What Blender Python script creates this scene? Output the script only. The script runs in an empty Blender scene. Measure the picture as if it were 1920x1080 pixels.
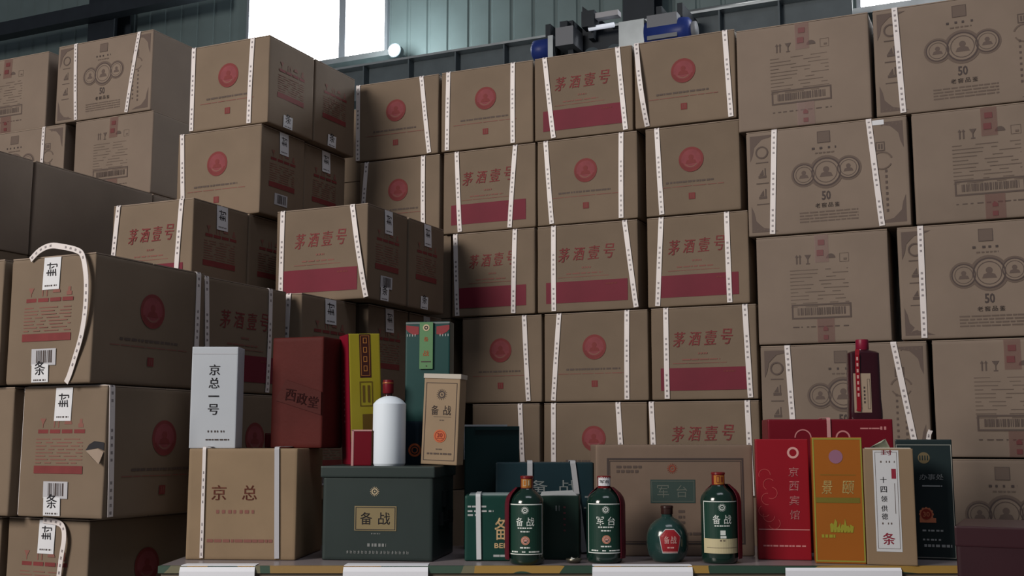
import bpy, math, random
from mathutils import Vector, Matrix

# ------------------------------------------------------------------ camera, world, light
SC = bpy.context.scene
COL = SC.collection
F, YAW, PIT, HC = 2137.0, math.radians(24.5), math.radians(7.6), 1.10
cam_d = bpy.data.cameras.new('camera')
cam_d.sensor_width = 36.0
cam_d.lens = 36.0 * F / 1920.0
cam_d.clip_start = 0.05
cam = bpy.data.objects.new('camera', cam_d)
cam.location = (0, 0, HC)
cam.rotation_euler = (math.pi / 2 + PIT, 0, YAW)
COL.objects.link(cam)
SC.camera = cam

world = bpy.data.worlds.new('world')
SC.world = world
world.use_nodes = True
world.node_tree.nodes['Background'].inputs[0].default_value = (0.80, 0.86, 1.0, 1)
world.node_tree.nodes['Background'].inputs[1].default_value = 0.10

def area_light(name, loc, target, sx, sy, power, color):
    d = bpy.data.lights.new(name, 'AREA')
    d.shape = 'RECTANGLE'; d.size = sx; d.size_y = sy; d.energy = power; d.color = color
    o = bpy.data.objects.new(name, d)
    o.location = loc
    o.rotation_euler = (Vector(target) - Vector(loc)).to_track_quat('-Z', 'Y').to_euler()
    COL.objects.link(o)
    return o
# daylight from the open loading door behind and to the left of the camera, and a roof light strip
area_light('door_daylight', (-4.2, -4.6, 4.4), (-1.2, 3.2, 1.4), 2.6, 2.6, 610, (1.0, 0.93, 0.86))
area_light('roof_light', (0.6, 1.0, 6.5), (-0.6, 2.9, 1.0), 3.0, 1.2, 50, (0.90, 0.92, 1.0))

SC.view_settings.view_transform = 'Standard'
SC.view_settings.look = 'None'
SC.view_settings.gamma = 1.0
SC.view_settings.exposure = 0.0
SC.view_settings.use_curve_mapping = False

# ------------------------------------------------------------------ geometry of the view (where things stand)
FW = Vector((-math.sin(YAW) * math.cos(PIT), math.cos(YAW) * math.cos(PIT), math.sin(PIT)))
RT = Vector((math.cos(YAW), math.sin(YAW), 0))
UP = RT.cross(FW)
FH = Vector((-math.sin(YAW), math.cos(YAW), 0))
EYE = Vector((0, 0, HC))
def ray(px, py): return FW + RT * ((px - 960) / F) + UP * ((540 - py) / F)
def on_y(px, py, y):
    d = ray(px, py); return EYE + d * (y / d.y)
def z_at(py, v):
    k = (540 - py) / F
    return HC + v * (math.sin(PIT) + math.cos(PIT) * k) / (math.cos(PIT) - math.sin(PIT) * k)
def v_at(py, z):
    k = (540 - py) / F
    return (z - HC) * (math.cos(PIT) - math.sin(PIT) * k) / (math.sin(PIT) + math.cos(PIT) * k)
def at_v(px, v, z):
    w = v * math.cos(PIT) + (z - HC) * math.sin(PIT)
    p = RT * ((px - 960) / F * w) + FH * v
    return Vector((p.x, p.y, z))
def m_per_px(v, z): return (v * math.cos(PIT) + (z - HC) * math.sin(PIT)) / F

# ------------------------------------------------------------------ materials
MATS = {}
def lin(c):
    return tuple(((x / 255) / 12.92 if x / 255 <= 0.04045 else ((x / 255 + 0.055) / 1.055) ** 2.4) for x in c)
def mat(name, rgb, rough=0.6, metal=0.0, var=0.0, vscale=8.0, bump=0.0, bscale=60.0, emit=0.0, alpha=1.0, coat=0.0, spec=0.25, srgb=False, objvar=0.0):
    if name in MATS: return MATS[name]
    m = bpy.data.materials.new(name); MATS[name] = m
    m.use_nodes = True
    nt = m.node_tree; N = nt.nodes; L = nt.links
    b = N['Principled BSDF']
    c = lin(rgb) if srgb else rgb
    b.inputs['Base Color'].default_value = (*c, 1)
    b.inputs['Roughness'].default_value = rough
    b.inputs['Metallic'].default_value = metal
    b.inputs['Specular IOR Level'].default_value = spec
    b.inputs['Coat Weight'].default_value = coat
    b.inputs['Coat Roughness'].default_value = 0.15
    b.inputs['Alpha'].default_value = alpha
    if emit:
        b.inputs['Emission Color'].default_value = (*c, 1)
        b.inputs['Emission Strength'].default_value = emit
    if var or bump or objvar:
        tc = N.new('ShaderNodeTexCoord')
    if var or objvar:
        ns = N.new('ShaderNodeTexNoise'); ns.inputs['Scale'].default_value = vscale; ns.inputs['Detail'].default_value = 5
        L.new(tc.outputs['Object'], ns.inputs['Vector'])
        mr = N.new('ShaderNodeMapRange')
        mr.inputs[1].default_value = 0.3; mr.inputs[2].default_value = 0.7
        mr.inputs[3].default_value = 1 - var; mr.inputs[4].default_value = 1 + var
        L.new(ns.outputs['Fac'], mr.inputs[0])
        hs = N.new('ShaderNodeHueSaturation'); hs.inputs['Color'].default_value = (*c, 1)
        if objvar:
            oi = N.new('ShaderNodeObjectInfo')
            m2 = N.new('ShaderNodeMapRange'); m2.inputs[3].default_value = 1 - objvar; m2.inputs[4].default_value = 1 + objvar
            L.new(oi.outputs['Random'], m2.inputs[0])
            mu = N.new('ShaderNodeMath'); mu.operation = 'MULTIPLY'
            L.new(mr.outputs[0], mu.inputs[0]); L.new(m2.outputs[0], mu.inputs[1])
            L.new(mu.outputs[0], hs.inputs['Value'])
        else:
            L.new(mr.outputs[0], hs.inputs['Value'])
        L.new(hs.outputs['Color'], b.inputs['Base Color'])
    if bump:
        nb = N.new('ShaderNodeTexNoise'); nb.inputs['Scale'].default_value = bscale; nb.inputs['Detail'].default_value = 4
        L.new(tc.outputs['Object'], nb.inputs['Vector'])
        bp = N.new('ShaderNodeBump'); bp.inputs['Strength'].default_value = bump; bp.inputs['Distance'].default_value = 0.004
        L.new(nb.outputs['Fac'], bp.inputs['Height'])
        L.new(bp.outputs[0], b.inputs['Normal'])
    return m

KRAFT = mat('kraft_board', (0.170, 0.125, 0.087), 0.75, var=0.10, vscale=5, bump=0.25, bscale=14, spec=0.25, objvar=0.07)
KRAFT2 = mat('kraft_board_greyish', (0.195, 0.149, 0.116), 0.75, var=0.08, vscale=5, bump=0.25, bscale=14, spec=0.25, objvar=0.05)
KRAFTE = mat('kraft_board_edge', (0.27, 0.21, 0.165), 0.8, spec=0.2)  # lighter than the board: rim light along top edges put into the colour
RED = mat('red_ink', (0.165, 0.030, 0.030), 0.7, var=0.12, vscale=20, spec=0.25)
BAND = mat('crimson_ink', (0.140, 0.012, 0.026), 0.65, var=0.10, vscale=7, spec=0.25)
PALER = mat('faded_red_ink', (0.205, 0.085, 0.068), 0.7, spec=0.2)
REDM = mat('medallion_red_ink', (0.205, 0.045, 0.052), 0.7, var=0.12, vscale=30, spec=0.25)
INK = mat('dark_brown_ink', (0.060, 0.045, 0.042), 0.7, spec=0.25)
INKL = mat('faded_brown_ink', (0.125, 0.092, 0.075), 0.7, spec=0.2)
INKC = mat('soft_brown_ink', (0.110, 0.080, 0.068), 0.7, spec=0.2)
INKM = mat('brown_ink', (0.095, 0.070, 0.060), 0.7, spec=0.2)
BLACK = mat('black_ink', (0.015, 0.014, 0.018), 0.6)
PAPER = mat('white_paper', (0.62, 0.63, 0.66), 0.7, var=0.04, spec=0.3)
GREYP = mat('grey_white_label', (0.42, 0.42, 0.45), 0.7, spec=0.3)
TAPE = mat('pink_clear_tape', (0.19, 0.075, 0.070), 0.25, alpha=0.34, spec=0.5)
TAPER = mat('tape_red_ink', (0.13, 0.035, 0.035), 0.5)

def strap_material():
    m = bpy.data.materials.new('printed_strap'); m.use_nodes = True
    nt = m.node_tree; N = nt.nodes; L = nt.links; b = N['Principled BSDF']
    b.inputs['Roughness'].default_value = 0.45
    uv = N.new('ShaderNodeUVMap'); sep = N.new('ShaderNodeSeparateXYZ'); L.new(uv.outputs[0], sep.inputs[0])
    def mth(op, a, bb):
        n = N.new('ShaderNodeMath'); n.operation = op
        for i, x in enumerate((a, bb)):
            if x is None: continue
            if isinstance(x, (int, float)): n.inputs[i].default_value = x
            else: L.new(x, n.inputs[i])
        return n.outputs[0]
    u, v = sep.outputs[0], sep.outputs[1]
    fr = mth('FRACT', mth('MULTIPLY', v, 1 / 0.017), None)          # small characters every 17 mm
    dot = mth('MULTIPLY', mth('GREATER_THAN', fr, 0.30), mth('LESS_THAN', fr, 0.72))
    grp = mth('LESS_THAN', mth('FRACT', mth('MULTIPLY', v, 1 / 0.125), None), 0.66)   # in groups of five
    cen = mth('LESS_THAN', mth('ABSOLUTE', mth('SUBTRACT', u, 0.5), None), 0.20)
    ns = N.new('ShaderNodeTexNoise'); ns.inputs['Scale'].default_value = 260; L.new(uv.outputs[0], ns.inputs['Vector'])
    spk = mth('GREATER_THAN', ns.outputs['Fac'], 0.44)
    f = mth('MULTIPLY', mth('MULTIPLY', dot, grp), mth('MULTIPLY', cen, spk))
    mx = N.new('ShaderNodeMix'); mx.data_type = 'RGBA'
    mx.inputs[6].default_value = (0.66, 0.61, 0.60, 1); mx.inputs[7].default_value = (0.10, 0.08, 0.09, 1)
    L.new(f, mx.inputs[0]); L.new(mx.outputs[2], b.inputs['Base Color'])
    MATS['printed_strap'] = m
    return m
STRAP = strap_material()

# ------------------------------------------------------------------ mesh helpers
def link(name, verts, faces, m, parent=None, smooth=False, uvs=None):
    me = bpy.data.meshes.new(name)
    me.from_pydata([tuple(v) for v in verts], [], faces)
    if uvs:
        ul = me.uv_layers.new(name='UVMap')
        for li, lp in enumerate(me.loops): ul.data[li].uv = uvs[lp.vertex_index]
    me.materials.append(m)
    if smooth: me.shade_smooth()
    me.update()
    o = bpy.data.objects.new(name, me)
    COL.objects.link(o)
    if parent: o.parent = parent
    return o
def empty(name, loc, rz, label, cat, group=None, rx=0, ry=0):
    o = bpy.data.objects.new(name, None); o.empty_display_size = 0.1
    o.location = loc; o.rotation_euler = (rx, ry, rz)
    COL.objects.link(o)
    o['label'] = label; o['category'] = cat
    if group: o['group'] = group
    return o
def tag(o, label, cat, group=None, kind=None):
    if label: o['label'] = label
    if cat: o['category'] = cat
    if group: o['group'] = group
    if kind: o['kind'] = kind
    return o

class M3:
    """collects plain 3D geometry into one part"""
    def __init__(s): s.v = []; s.f = []
    def add(s, vs, fs):
        k = len(s.v); s.v += [Vector(p) for p in vs]; s.f += [tuple(i + k for i in f) for f in fs]; return s
    def box(s, x0, x1, y0, y1, z0, z1):
        vs = [(x, y, z) for z in (z0, z1) for y in (y0, y1) for x in (x0, x1)]
        return s.add(vs, [(0, 2, 3, 1), (4, 5, 7, 6), (0, 1, 5, 4), (2, 6, 7, 3), (0, 4, 6, 2), (1, 3, 7, 5)])
    def lathe(s, prof, n=32, c=(0, 0, 0), axis='z'):
        k = len(s.v)
        for (r, h) in prof:
            for i in range(n):
                a = 2 * math.pi * i / n
                p = (r * math.cos(a), r * math.sin(a), h)
                if axis == 'x': p = (h, r * math.cos(a), r * math.sin(a))
                if axis == 'y': p = (r * math.cos(a), -h, r * math.sin(a))
                s.v.append(Vector(p) + Vector(c))
        for j in range(len(prof) - 1):
            for i in range(n):
                i2 = (i + 1) % n
                s.f.append((k + j * n + i, k + j * n + i2, k + (j + 1) * n + i2, k + (j + 1) * n + i))
        s.f.append(tuple(k + i for i in reversed(range(n))))
        s.f.append(tuple(k + (len(prof) - 1) * n + i for i in range(n)))
        return s
    def build(s, name, m, parent=None, smooth=False): return link(name, s.v, s.f, m, parent, smooth)

def smooth_by_angle(o, deg=35):
    me = o.data
    me.shade_smooth()
    try: me.set_sharp_from_angle(angle=math.radians(deg))
    except Exception: pass
    return o

def bulge_fn(amp, W, H):
    def f(s, t):
        a = max(0.0, 1 - (2 * s / W) ** 2); b = max(0.0, 1 - (2 * t / H - 1) ** 2)
        return amp * a * b
    return f

class Frame:
    """box standing on z=0, front towards -y; maps a face's own (s, t) to local space"""
    def __init__(s, w, d, h, amp=0.004, z0=0.0):
        s.w, s.d, s.h, s.z0 = w, d, h, z0
        s.bf = bulge_fn(amp, w, h); s.br = bulge_fn(amp, d, h)
    def front(s, a, t, o=0): return Vector((a, -s.d / 2 - s.bf(a, t) - o, s.z0 + t))
    def back(s, a, t, o=0): return Vector((a, s.d / 2 + s.bf(a, t) + o, s.z0 + t))
    def right(s, a, t, o=0): return Vector((s.w / 2 + s.br(a, t) + o, a, s.z0 + t))
    def left(s, a, t, o=0): return Vector((-s.w / 2 - s.br(a, t) - o, -a, s.z0 + t))

def rbox(fr, b=0.004, n=4, wob=0.0, seed=0):
    """rounded, slightly bulged box with welded faces"""
    rnd = random.Random(seed)
    w, d, h = fr.w / 2, fr.d / 2, fr.h / 2
    def ticks(e):
        inner = [-e + 3 * b + (2 * e - 6 * b) * i / n for i in range(n + 1)]
        return [-e, -e + b] + inner + [e - b, e]
    T = (ticks(w), ticks(d), ticks(h)); E = (w, d, h)
    idx = {}; V = []; Fc = []
    def vert(i, j, k):
        key = (i, j, k)
        if key in idx: return idx[key]
        p = Vector((T[0][i], T[1][j], T[2][k]))
        q = Vector([max(-E[a] + b, min(E[a] - b, p[a])) for a in range(3)])
        dl = p - q
        if dl.length > 1e-9: p = q + dl.normalized() * b
        t = p.z + h
        if abs(T[1][j]) > d - 1e-6: p.y += math.copysign(fr.bf(p.x, t), p.y)
        if abs(T[0][i]) > w - 1e-6: p.x += math.copysign(fr.br(p.y, t), p.x)
        if wob:
            p += Vector((rnd.uniform(-1, 1), rnd.uniform(-1, 1), rnd.uniform(-.4, .4))) * wob
        p.z += h + fr.z0
        idx[key] = len(V); V.append(p); return idx[key]
    K = len(T[0]) - 1
    for a in range(K):
        for c in range(K):
            for side in (0, K):
                q1 = [vert(a, c, side), vert(a + 1, c, side), vert(a + 1, c + 1, side), vert(a, c + 1, side)]
                q2 = [vert(a, side, c), vert(a + 1, side, c), vert(a + 1, side, c + 1), vert(a, side, c + 1)]
                q3 = [vert(side, a, c), vert(side, a + 1, c), vert(side, a + 1, c + 1), vert(side, a, c + 1)]
                if side == 0: q1.reverse(); q3.reverse()
                else: q2.reverse()
                Fc += [tuple(q1), tuple(q2), tuple(q3)]
    return V, Fc

# ------------------------------------------------------------------ flat print
GLY = {}
def glyphs(txt, bold=0.0):
    key = (txt, bold)
    if key in GLY: return GLY[key]
    c = bpy.data.curves.new('t', 'FONT'); c.body = txt; c.size = 1; c.resolution_u = 2; c.offset = bold
    o = bpy.data.objects.new('t', c); COL.objects.link(o)
    me = o.to_mesh()
    vs = [(v.co.x, v.co.y) for v in me.vertices]; fs = [tuple(p.vertices) for p in me.polygons]
    o.to_mesh_clear(); bpy.data.objects.remove(o); bpy.data.curves.remove(c)
    x0 = min(p[0] for p in vs); x1 = max(p[0] for p in vs); y0 = min(p[1] for p in vs); y1 = max(p[1] for p in vs)
    GLY[key] = ([((x - (x0 + x1) / 2), (y - (y0 + y1) / 2)) for x, y in vs], fs, x1 - x0, y1 - y0)
    return GLY[key]

class P2:
    """collects flat shapes in a face's own (s, t) metres"""
    def __init__(s): s.v = []; s.f = []
    def poly(s, pts):
        k = len(s.v); s.v += list(pts); s.f.append(tuple(range(k, k + len(pts)))); return s
    def rect(s, x0, y0, x1, y1, nx=1, ny=1):
        k = len(s.v)
        for j in range(ny + 1):
            for i in range(nx + 1):
                s.v.append((x0 + (x1 - x0) * i / nx, y0 + (y1 - y0) * j / ny))
        for j in range(ny):
            for i in range(nx):
                a = k + j * (nx + 1) + i
                s.f.append((a, a + 1, a + nx + 2, a + nx + 1))
        return s
    def frame(s, x0, y0, x1, y1, t):
        s.rect(x0, y0, x1, y0 + t, 6); s.rect(x0, y1 - t, x1, y1, 6)
        s.rect(x0, y0 + t, x0 + t, y1 - t, 1, 6); s.rect(x1 - t, y0 + t, x1, y1 - t, 1, 6); return s
    def disc(s, cx, cy, r, n=24, ry=None):
        ry = ry or r
        return s.poly([(cx + r * math.cos(2 * math.pi * i / n), cy + ry * math.sin(2 * math.pi * i / n)) for i in range(n)])
    def ring(s, cx, cy, r0, r1, n=28, a0=0.0, a1=360.0):
        k = len(s.v)
        for i in range(n + 1):
            a = math.radians(a0 + (a1 - a0) * i / n)
            s.v += [(cx + r0 * math.cos(a), cy + r0 * math.sin(a)), (cx + r1 * math.cos(a), cy + r1 * math.sin(a))]
        for i in range(n): s.f.append((k + 2 * i, k + 2 * i + 1, k + 2 * i + 3, k + 2 * i + 2))
        return s
    def text(s, txt, cx, cy, hgt, wid=None, bold=0.0, shear=0.0, rot=0.0, rough=0.0):
        if bold and any(ord(c) > 255 for c in txt):      # heavier strokes: the same glyph laid down twice, slightly apart
            e = bold * hgt * .55
            s.text(txt, cx - e, cy, hgt, wid or hgt, 0.0, shear, rot, rough)
            return s.text(txt, cx + e, cy + e * .3, hgt, wid or hgt, 0.0, shear, rot, rough)
        vs, fs, W, H = glyphs(txt, bold)
        sy = hgt / H; sx = (wid / W) if wid else sy
        k = len(s.v); ca, sa = math.cos(rot), math.sin(rot); jr = random.Random(txt)
        for x, y in vs:
            x, y = x * sx + y * sy * shear, y * sy
            if rough: x += jr.gauss(0, rough) * hgt; y += jr.gauss(0, rough) * hgt
            s.v.append((cx + x * ca - y * sa, cy + x * sa + y * ca))
        s.f += [tuple(i + k for i in f) for f in fs]
        return s
    def column(s, txt, cx, top, hgt, pitch, bold=0.0, shear=0.0, wid=None):
        for i, ch in enumerate(txt): s.text(ch, cx, top - pitch * (i + 0.5), hgt if ch != '一' else hgt * 0.14, wid or hgt, bold, shear)
        return s
    def dashes(s, x0, x1, y, hgt, seed=0, word=(0.006, 0.03), gap=0.004):
        r = random.Random(seed); x = x0
        while x < x1:
            l = min(r.uniform(*word), x1 - x)
            s.rect(x, y - hgt / 2, x + l, y + hgt / 2); x += l + gap * r.uniform(.6, 1.6)
        return s
    def bars(s, x0, x1, y0, y1, seed=0, u=0.0016):
        r = random.Random(seed); x = x0
        while x < x1:
            l = r.choice((1, 1, 2, 3)) * u; s.rect(x, y0, min(x + l, x1), y1); x += l + r.choice((1, 1, 2)) * u
        return s
    def put(s, name, face, off, m, parent):
        return link(name, [face(x, y, off) for x, y in s.v], s.f, m, parent)

def bust(p, cx, cy, r):
    p.disc(cx, cy + r * 0.22, r * 0.26, 14)
    p.poly([(cx - r * .55, cy - r * .42), (cx + r * .55, cy - r * .42), (cx + r * .42, cy - r * .10), (cx + r * .12, cy + r * .02),
            (cx - r * .12, cy + r * .02), (cx - r * .42, cy - r * .10)])
    return p

# --- the printed designs; W, H = face size
def print_brush(face, W, H, root, seed):
    p = P2()
    for i, ch in enumerate('茅酒壹号'):
        p.text(ch, (-0.225 + 0.15 * i) * W, (0.655 + 0.006 * i) * H, (0.165, 0.15, 0.155, 0.165)[i] * H, 0.105 * W, 0.03, 0.14, (.03, -.02, .02, -.03)[i], .006)
    p.put('lettering', face, .0008, RED, root)
    P2().dashes(-.045 * W, .045 * W, .50 * H, .018 * H, seed, (.004, .008), .002).dashes(-.2 * W, .16 * W, .435 * H, .014 * H, seed + 1).dashes(-.29 * W, .22 * W, .395 * H, .007 * H, seed + 2, (.03, .08), .002).put('fine_print', face, .0007, PALER, root)
    b = P2().rect(-.41 * W, .10 * H, .40 * W, .345 * H, 10, 5).put('red_band', face, .0008, BAND, root)
    P2().dashes(.19 * W, .30 * W, .30 * H, .016 * H, seed, (.004, .01), .002).put('band_lettering', face, .0013, RED, b)
def print_medal(face, W, H, root, seed):
    cx, cy, r = -.005 * W, .61 * H, .142 * H
    d = P2().ring(cx, cy, r * .80, r, 32).put('medallion', face, .0010, RED, root)
    P2().disc(cx, cy, r * .80, 28).put('medallion_field', face, .0009, REDM, d)
    q = bust(P2(), cx, cy, r * .8); q.ring(cx, cy, r * .70, r * .80, 18, 200, 340)
    q.put('medallion_figure', face, .0013, RED, d)
    P2().ring(cx, cy - r * .05, r * .50, r * .60, 14, 215, 325).put('medallion_ribbon', face, .0014, PALER, d)
    P2().dashes(-.28 * W, .24 * W, .362 * H, .020 * H, seed, (.006, .02), .003).put('fine_print', face, .0007, INKM, root)
    P2().dashes(-.36 * W, .33 * W, .312 * H, .008 * H, seed + 3, (.02, .07), .004).put('fine_print', face, .0007, PALER, root)
    st = P2().rect(-.005 * W - .036 * H, .16 * H, -.005 * W + .036 * H, .232 * H).put('seal_stamp', face, .0008, RED, root)
    q = P2(); c = -.005 * W
    for dx in (-.012, .010): q.rect(c + dx * H, .172 * H, c + dx * H + .006 * H, .222 * H)
    q.put('seal_stamp_lines', face, .0012, PALER, st)
def seal(face, cx, t0, t1, w, root, ch, chh=.5, mt=None, rot=0.0, off=.0018):
    l = P2().rect(cx - w / 2, t0, cx + w / 2, t1, 2, 4)
    s = l.put('seal_label', face, off, mt or PAPER, root)
    if ch: P2().text(ch, cx, t0 + (t1 - t0) * chh, w * .62, w * .62, .03, 0, rot).put('seal_character', face, off + .0004, BLACK, s)
    P2().dashes(cx - w * .36, cx + w * .36, t0 + (t1 - t0) * .12, w * .07, 4, (.003, .006), .003).put('seal_fine_print', face, off + .0004, INK, s)
    return s
def print_ship(face, W, H, root, seed, seals=('top', 'bot'), code=True):
    p = P2()
    for i in range(4): p.rect((-.29 + .145 * i) * W, .645 * H, (-.165 + .145 * i) * W, .675 * H)
    p.put('caution_bars', face, .0008, RED, root)
    P2().poly([(-.27 * W, .76 * H), (-.20 * W, .76 * H), (-.23 * W, .715 * H), (-.23 * W, .69 * H), (-.24 * W, .69 * H), (-.24 * W, .715 * H)]).put('glass_mark', face, .0008, PALER, root)
    q = P2()
    for dx in (-.10, -.05): q.rect(dx * W, .69 * H, dx * W + .012 * W, .755 * H)
    q.put('arrow_mark', face, .0008, PALER, root)
    P2().ring(.07 * W, .715 * H, .0001, .045 * W, 10, 0, 180).put('umbrella_mark', face, .0008, PALER, root)
    P2().poly([(.19 * W, .69 * H), (.25 * W, .69 * H), (.25 * W, .72 * H), (.235 * W, .72 * H), (.235 * W, .755 * H), (.205 * W, .755 * H), (.205 * W, .72 * H), (.19 * W, .72 * H)]).put('stacking_mark', face, .0008, PALER, root)
    l = P2()
    for i in range(8): l.dashes(-.31 * W, .25 * W, (.60 - .026 * i) * H, .007 * H, seed + i, (.015, .06), .012)
    l.put('fine_print', face, .0007, PALER, root)
    P2().rect(-.32 * W, .335 * H, .26 * W, .395 * H, 6, 1).put('red_band', face, .0008, RED, root)
    if code:
        c = P2().rect(-.19 * W, .145 * H, .10 * W, .275 * H, 3, 2).put('barcode_label', face, .0014, GREYP, root)
        P2().bars(-.13 * W, .06 * W, .165 * H, .262 * H, seed).put('barcode', face, .0018, INK, c)
    if 'top' in seals: seal(face, 0.0, .74 * H, .998 * H, .20 * W, root, '封', .62, None, math.pi / 2)
    if 'bot' in seals: seal(face, -.08 * W, 0.004, .155 * H, .20 * W, root, '条', .78, None, 0.0, .0022)
def corner(p, x, y, sx, sy, L):
    p.poly([(x, y), (x + sx * L, y), (x + sx * L * .75, y + sy * L * .10), (x + sx * L * .45, y + sy * L * .16), (x + sx * L * .30, y + sy * L * .30)])
    p.poly([(x, y), (x + sx * L * .30, y + sy * L * .30), (x + sx * L * .16, y + sy * L * .45), (x + sx * L * .10, y + sy * L * .75), (x, y + sy * L)])
def print_fifty(face, W, H, root, seed):
    g = .012
    for sx in (-1, 1):
        for sy in (0, 1):
            e = P2(); corner(e, sx * (W / 2 - g), (g if sy == 0 else H - g), -sx, 1 if sy == 0 else -1, .085)
            e.put('corner_ornament', face, .0008, INKC, root)
    e2 = P2()
    for i in range(6): e2.disc(-.47 * W + .004 + .011 * i, .05 * H + .004 * (i % 2), .003, 8).disc(.47 * W - .004 - .011 * i, .95 * H - .004 * (i % 2), .003, 8)
    e2.put('ornament_dots', face, .0011, INKL, root)
    sq = P2().frame(-.045 * W, .835 * H, .035 * W, .945 * H, .002).put('square_emblem', face, .0010, INKM, root)
    P2().rect(-.043 * W, .838 * H, .033 * W, .942 * H, 3, 2).put('square_field', face, .0008, INKL, sq)
    P2().dashes(-.08 * W, .07 * W, .785 * H, .020 * H, seed, (.005, .009), .012).put('emblem_lettering', face, .0009, INK, root)
    P2().dashes(-.06 * W, .06 * W, .74 * H, .012 * H, seed + 1, (.006, .012), .003).put('fine_print', face, .0009, INKL, root)
    for cx, cy, r, nm in ((-.135 * W, .545 * H, .100 * H, 's'), (.005 * W, .555 * H, .135 * H, 'b'), (.142 * W, .575 * H, .100 * H, 's')):
        halo = P2().disc(cx, cy, r * 1.16, 28).put('medal_halo', face, .0007 + (.0001 if nm == 'b' else 0), INKL, root)
        P2().ring(cx, cy, r * .90, r, 28).put('medal_rim', face, .0013, mat('rim_brown_ink', (0.075, 0.055, 0.050), 0.7, spec=0.2), halo)
        P2().disc(cx, cy, r * .90, 24).put('medal_field', face, .0010, KRAFT2, halo)
        P2().ring(cx, cy, r * .70, r * .76, 24).put('medal_inner_ring', face, .0013, INKM, halo)
        q = bust(P2(), cx, cy, r * .80); q.put('medal_figure', face, .0014, INKC, halo)
    P2().text('50', 0.0, .335 * H, .085 * H, .055 * W, .025).put('numeral', face, .0009, INK, root)
    p = P2()
    for i, ch in enumerate('老窖品鉴'): p.text(ch, (-.055 + .04 * i) * W, .245 * H, .042 * H, .03 * W, .015)
    p.put('lettering', face, .0009, INK, root)
    l = P2()
    for i in range(4): l.dashes(-.17 * W, .19 * W, (.185 - .028 * i) * H, .012 * H, seed + i, (.01, .03), .003)
    l.put('fine_print', face, .0008, INKL, root)
    s = P2().frame(.31 * W, .70 * H, .365 * W, .785 * H, .003); s.rect(.325 * W, .72 * H, .335 * W, .765 * H).rect(.342 * W, .72 * H, .352 * W, .765 * H)
    s.put('square_stamp', face, .0009, INKM, root)
    P2().ring(.345 * W, .60 * H, .028, .033, 12, 20, 160).ring(.345 * W, .62 * H, .028, .032, 12, 210, 330).put('swoosh', face, .0009, INKL, root)
    l = P2()
    for i in range(8): l.text('品', .315 * W, (.545 - .052 * i) * H, .020 * H, .012 * W) if i > 9 else l.rect(.31 * W, (.53 - .052 * i) * H, .322 * W, (.55 - .052 * i) * H)
    for i in range(8): l.rect(.36 * W, (.50 - .052 * i) * H, .373 * W, (.525 - .052 * i) * H)
    l.put('column_lettering', face, .0009, INKM, root)
    l = P2()
    for i in range(3):
        cy = (.80 - .20 * i) * H
        if i == 0: l.ring(-.40 * W, cy, .016, .021, 18)
        else: l.rect(-.425 * W, cy - .016, -.375 * W, cy - .008).rect(-.385 * W, cy - .008, -.378 * W, cy + .016).poly([(-.42 * W, cy - .006), (-.392 * W, cy - .006), (-.396 * W, cy + .012)])
        l.rect(-.44 * W, cy - .035, -.36 * W, cy - .032)
    l.put('icon_column', face, .0009, INKM, root)
def print_tape(face, W, H, root, seed):
    y = .775 * H; q = P2()
    for dx in (-.19, -.165): q.rect(dx * W, y - .014, dx * W + .004, y + .010).poly([(dx * W - .003, y + .008), (dx * W + .007, y + .008), (dx * W + .002, y + .016)])
    q.put('arrow_mark', face, .0008, INKM, root)
    x = -.10 * W; P2().poly([(x - .010, y + .014), (x + .010, y + .014), (x + .0015, y), (x + .0015, y - .013), (x + .006, y - .013), (x + .006, y - .016), (x - .006, y - .016), (x - .006, y - .013), (x - .0015, y - .013), (x - .0015, y)]).put('glass_mark', face, .0008, INKM, root)
    x = .075 * W; P2().ring(x, y, 0.0001, .014, 10, 0, 180).put('umbrella_mark', face, .0008, INKM, root)
    x = .175 * W; P2().frame(x - .014, y - .014, x + .014, y + .014, .0012).rect(x - .002, y - .008, x + .008, y - .002).put('stacking_mark', face, .0008, INKL, root)
    l = P2()
    for i in range(11): l.dashes(-.24 * W, .20 * W, (.675 - .034 * i) * H, .006 * H, seed + i, (.015, .09), .03)
    l.put('fine_print', face, .0008, INKL, root)
    f = P2().frame(-.235 * W, .135 * H + .03, .215 * W, .30 * H + .02, .0050).put('barcode_frame', face, .0009, INKM, root)
    P2().bars(-.19 * W, .175 * W, .135 * H + .042, .30 * H + .008, seed, .0018).put('barcode', face, .0009, INKM, f)
    P2().dashes(-.23 * W, .21 * W, .15 * H, .010 * H, seed, (.004, .02), .008).put('fine_print', face, .0008, INKM, root)
    t = P2().rect(-.045 * W, .74 * H, .06 * W, .998 * H, 2, 3).put('tape', face, .0016, TAPE, root)
    P2().rect(-.03 * W, .80 * H, .02 * W, .855 * H).rect(-.02 * W, .90 * H, .03 * W, .95 * H).put('tape_print', face, .0020, TAPER, t)
    t = P2().rect(-.045 * W, .004 * H, .085 * W, .22 * H, 2, 3).put('tape', face, .0016, TAPE, root)
    P2().rect(0, .03 * H, .035 * W, .07 * H).poly([(0, .11 * H), (.035 * W, .11 * H), (.035 * W, .135 * H), (.017 * W, .155 * H), (0, .135 * H)]).put('tape_print', face, .0020, TAPER, t)
PRINTS = {'brush': print_brush, 'medal': print_medal, 'ship': print_ship, 'fifty': print_fifty, 'tape': print_tape}

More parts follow.
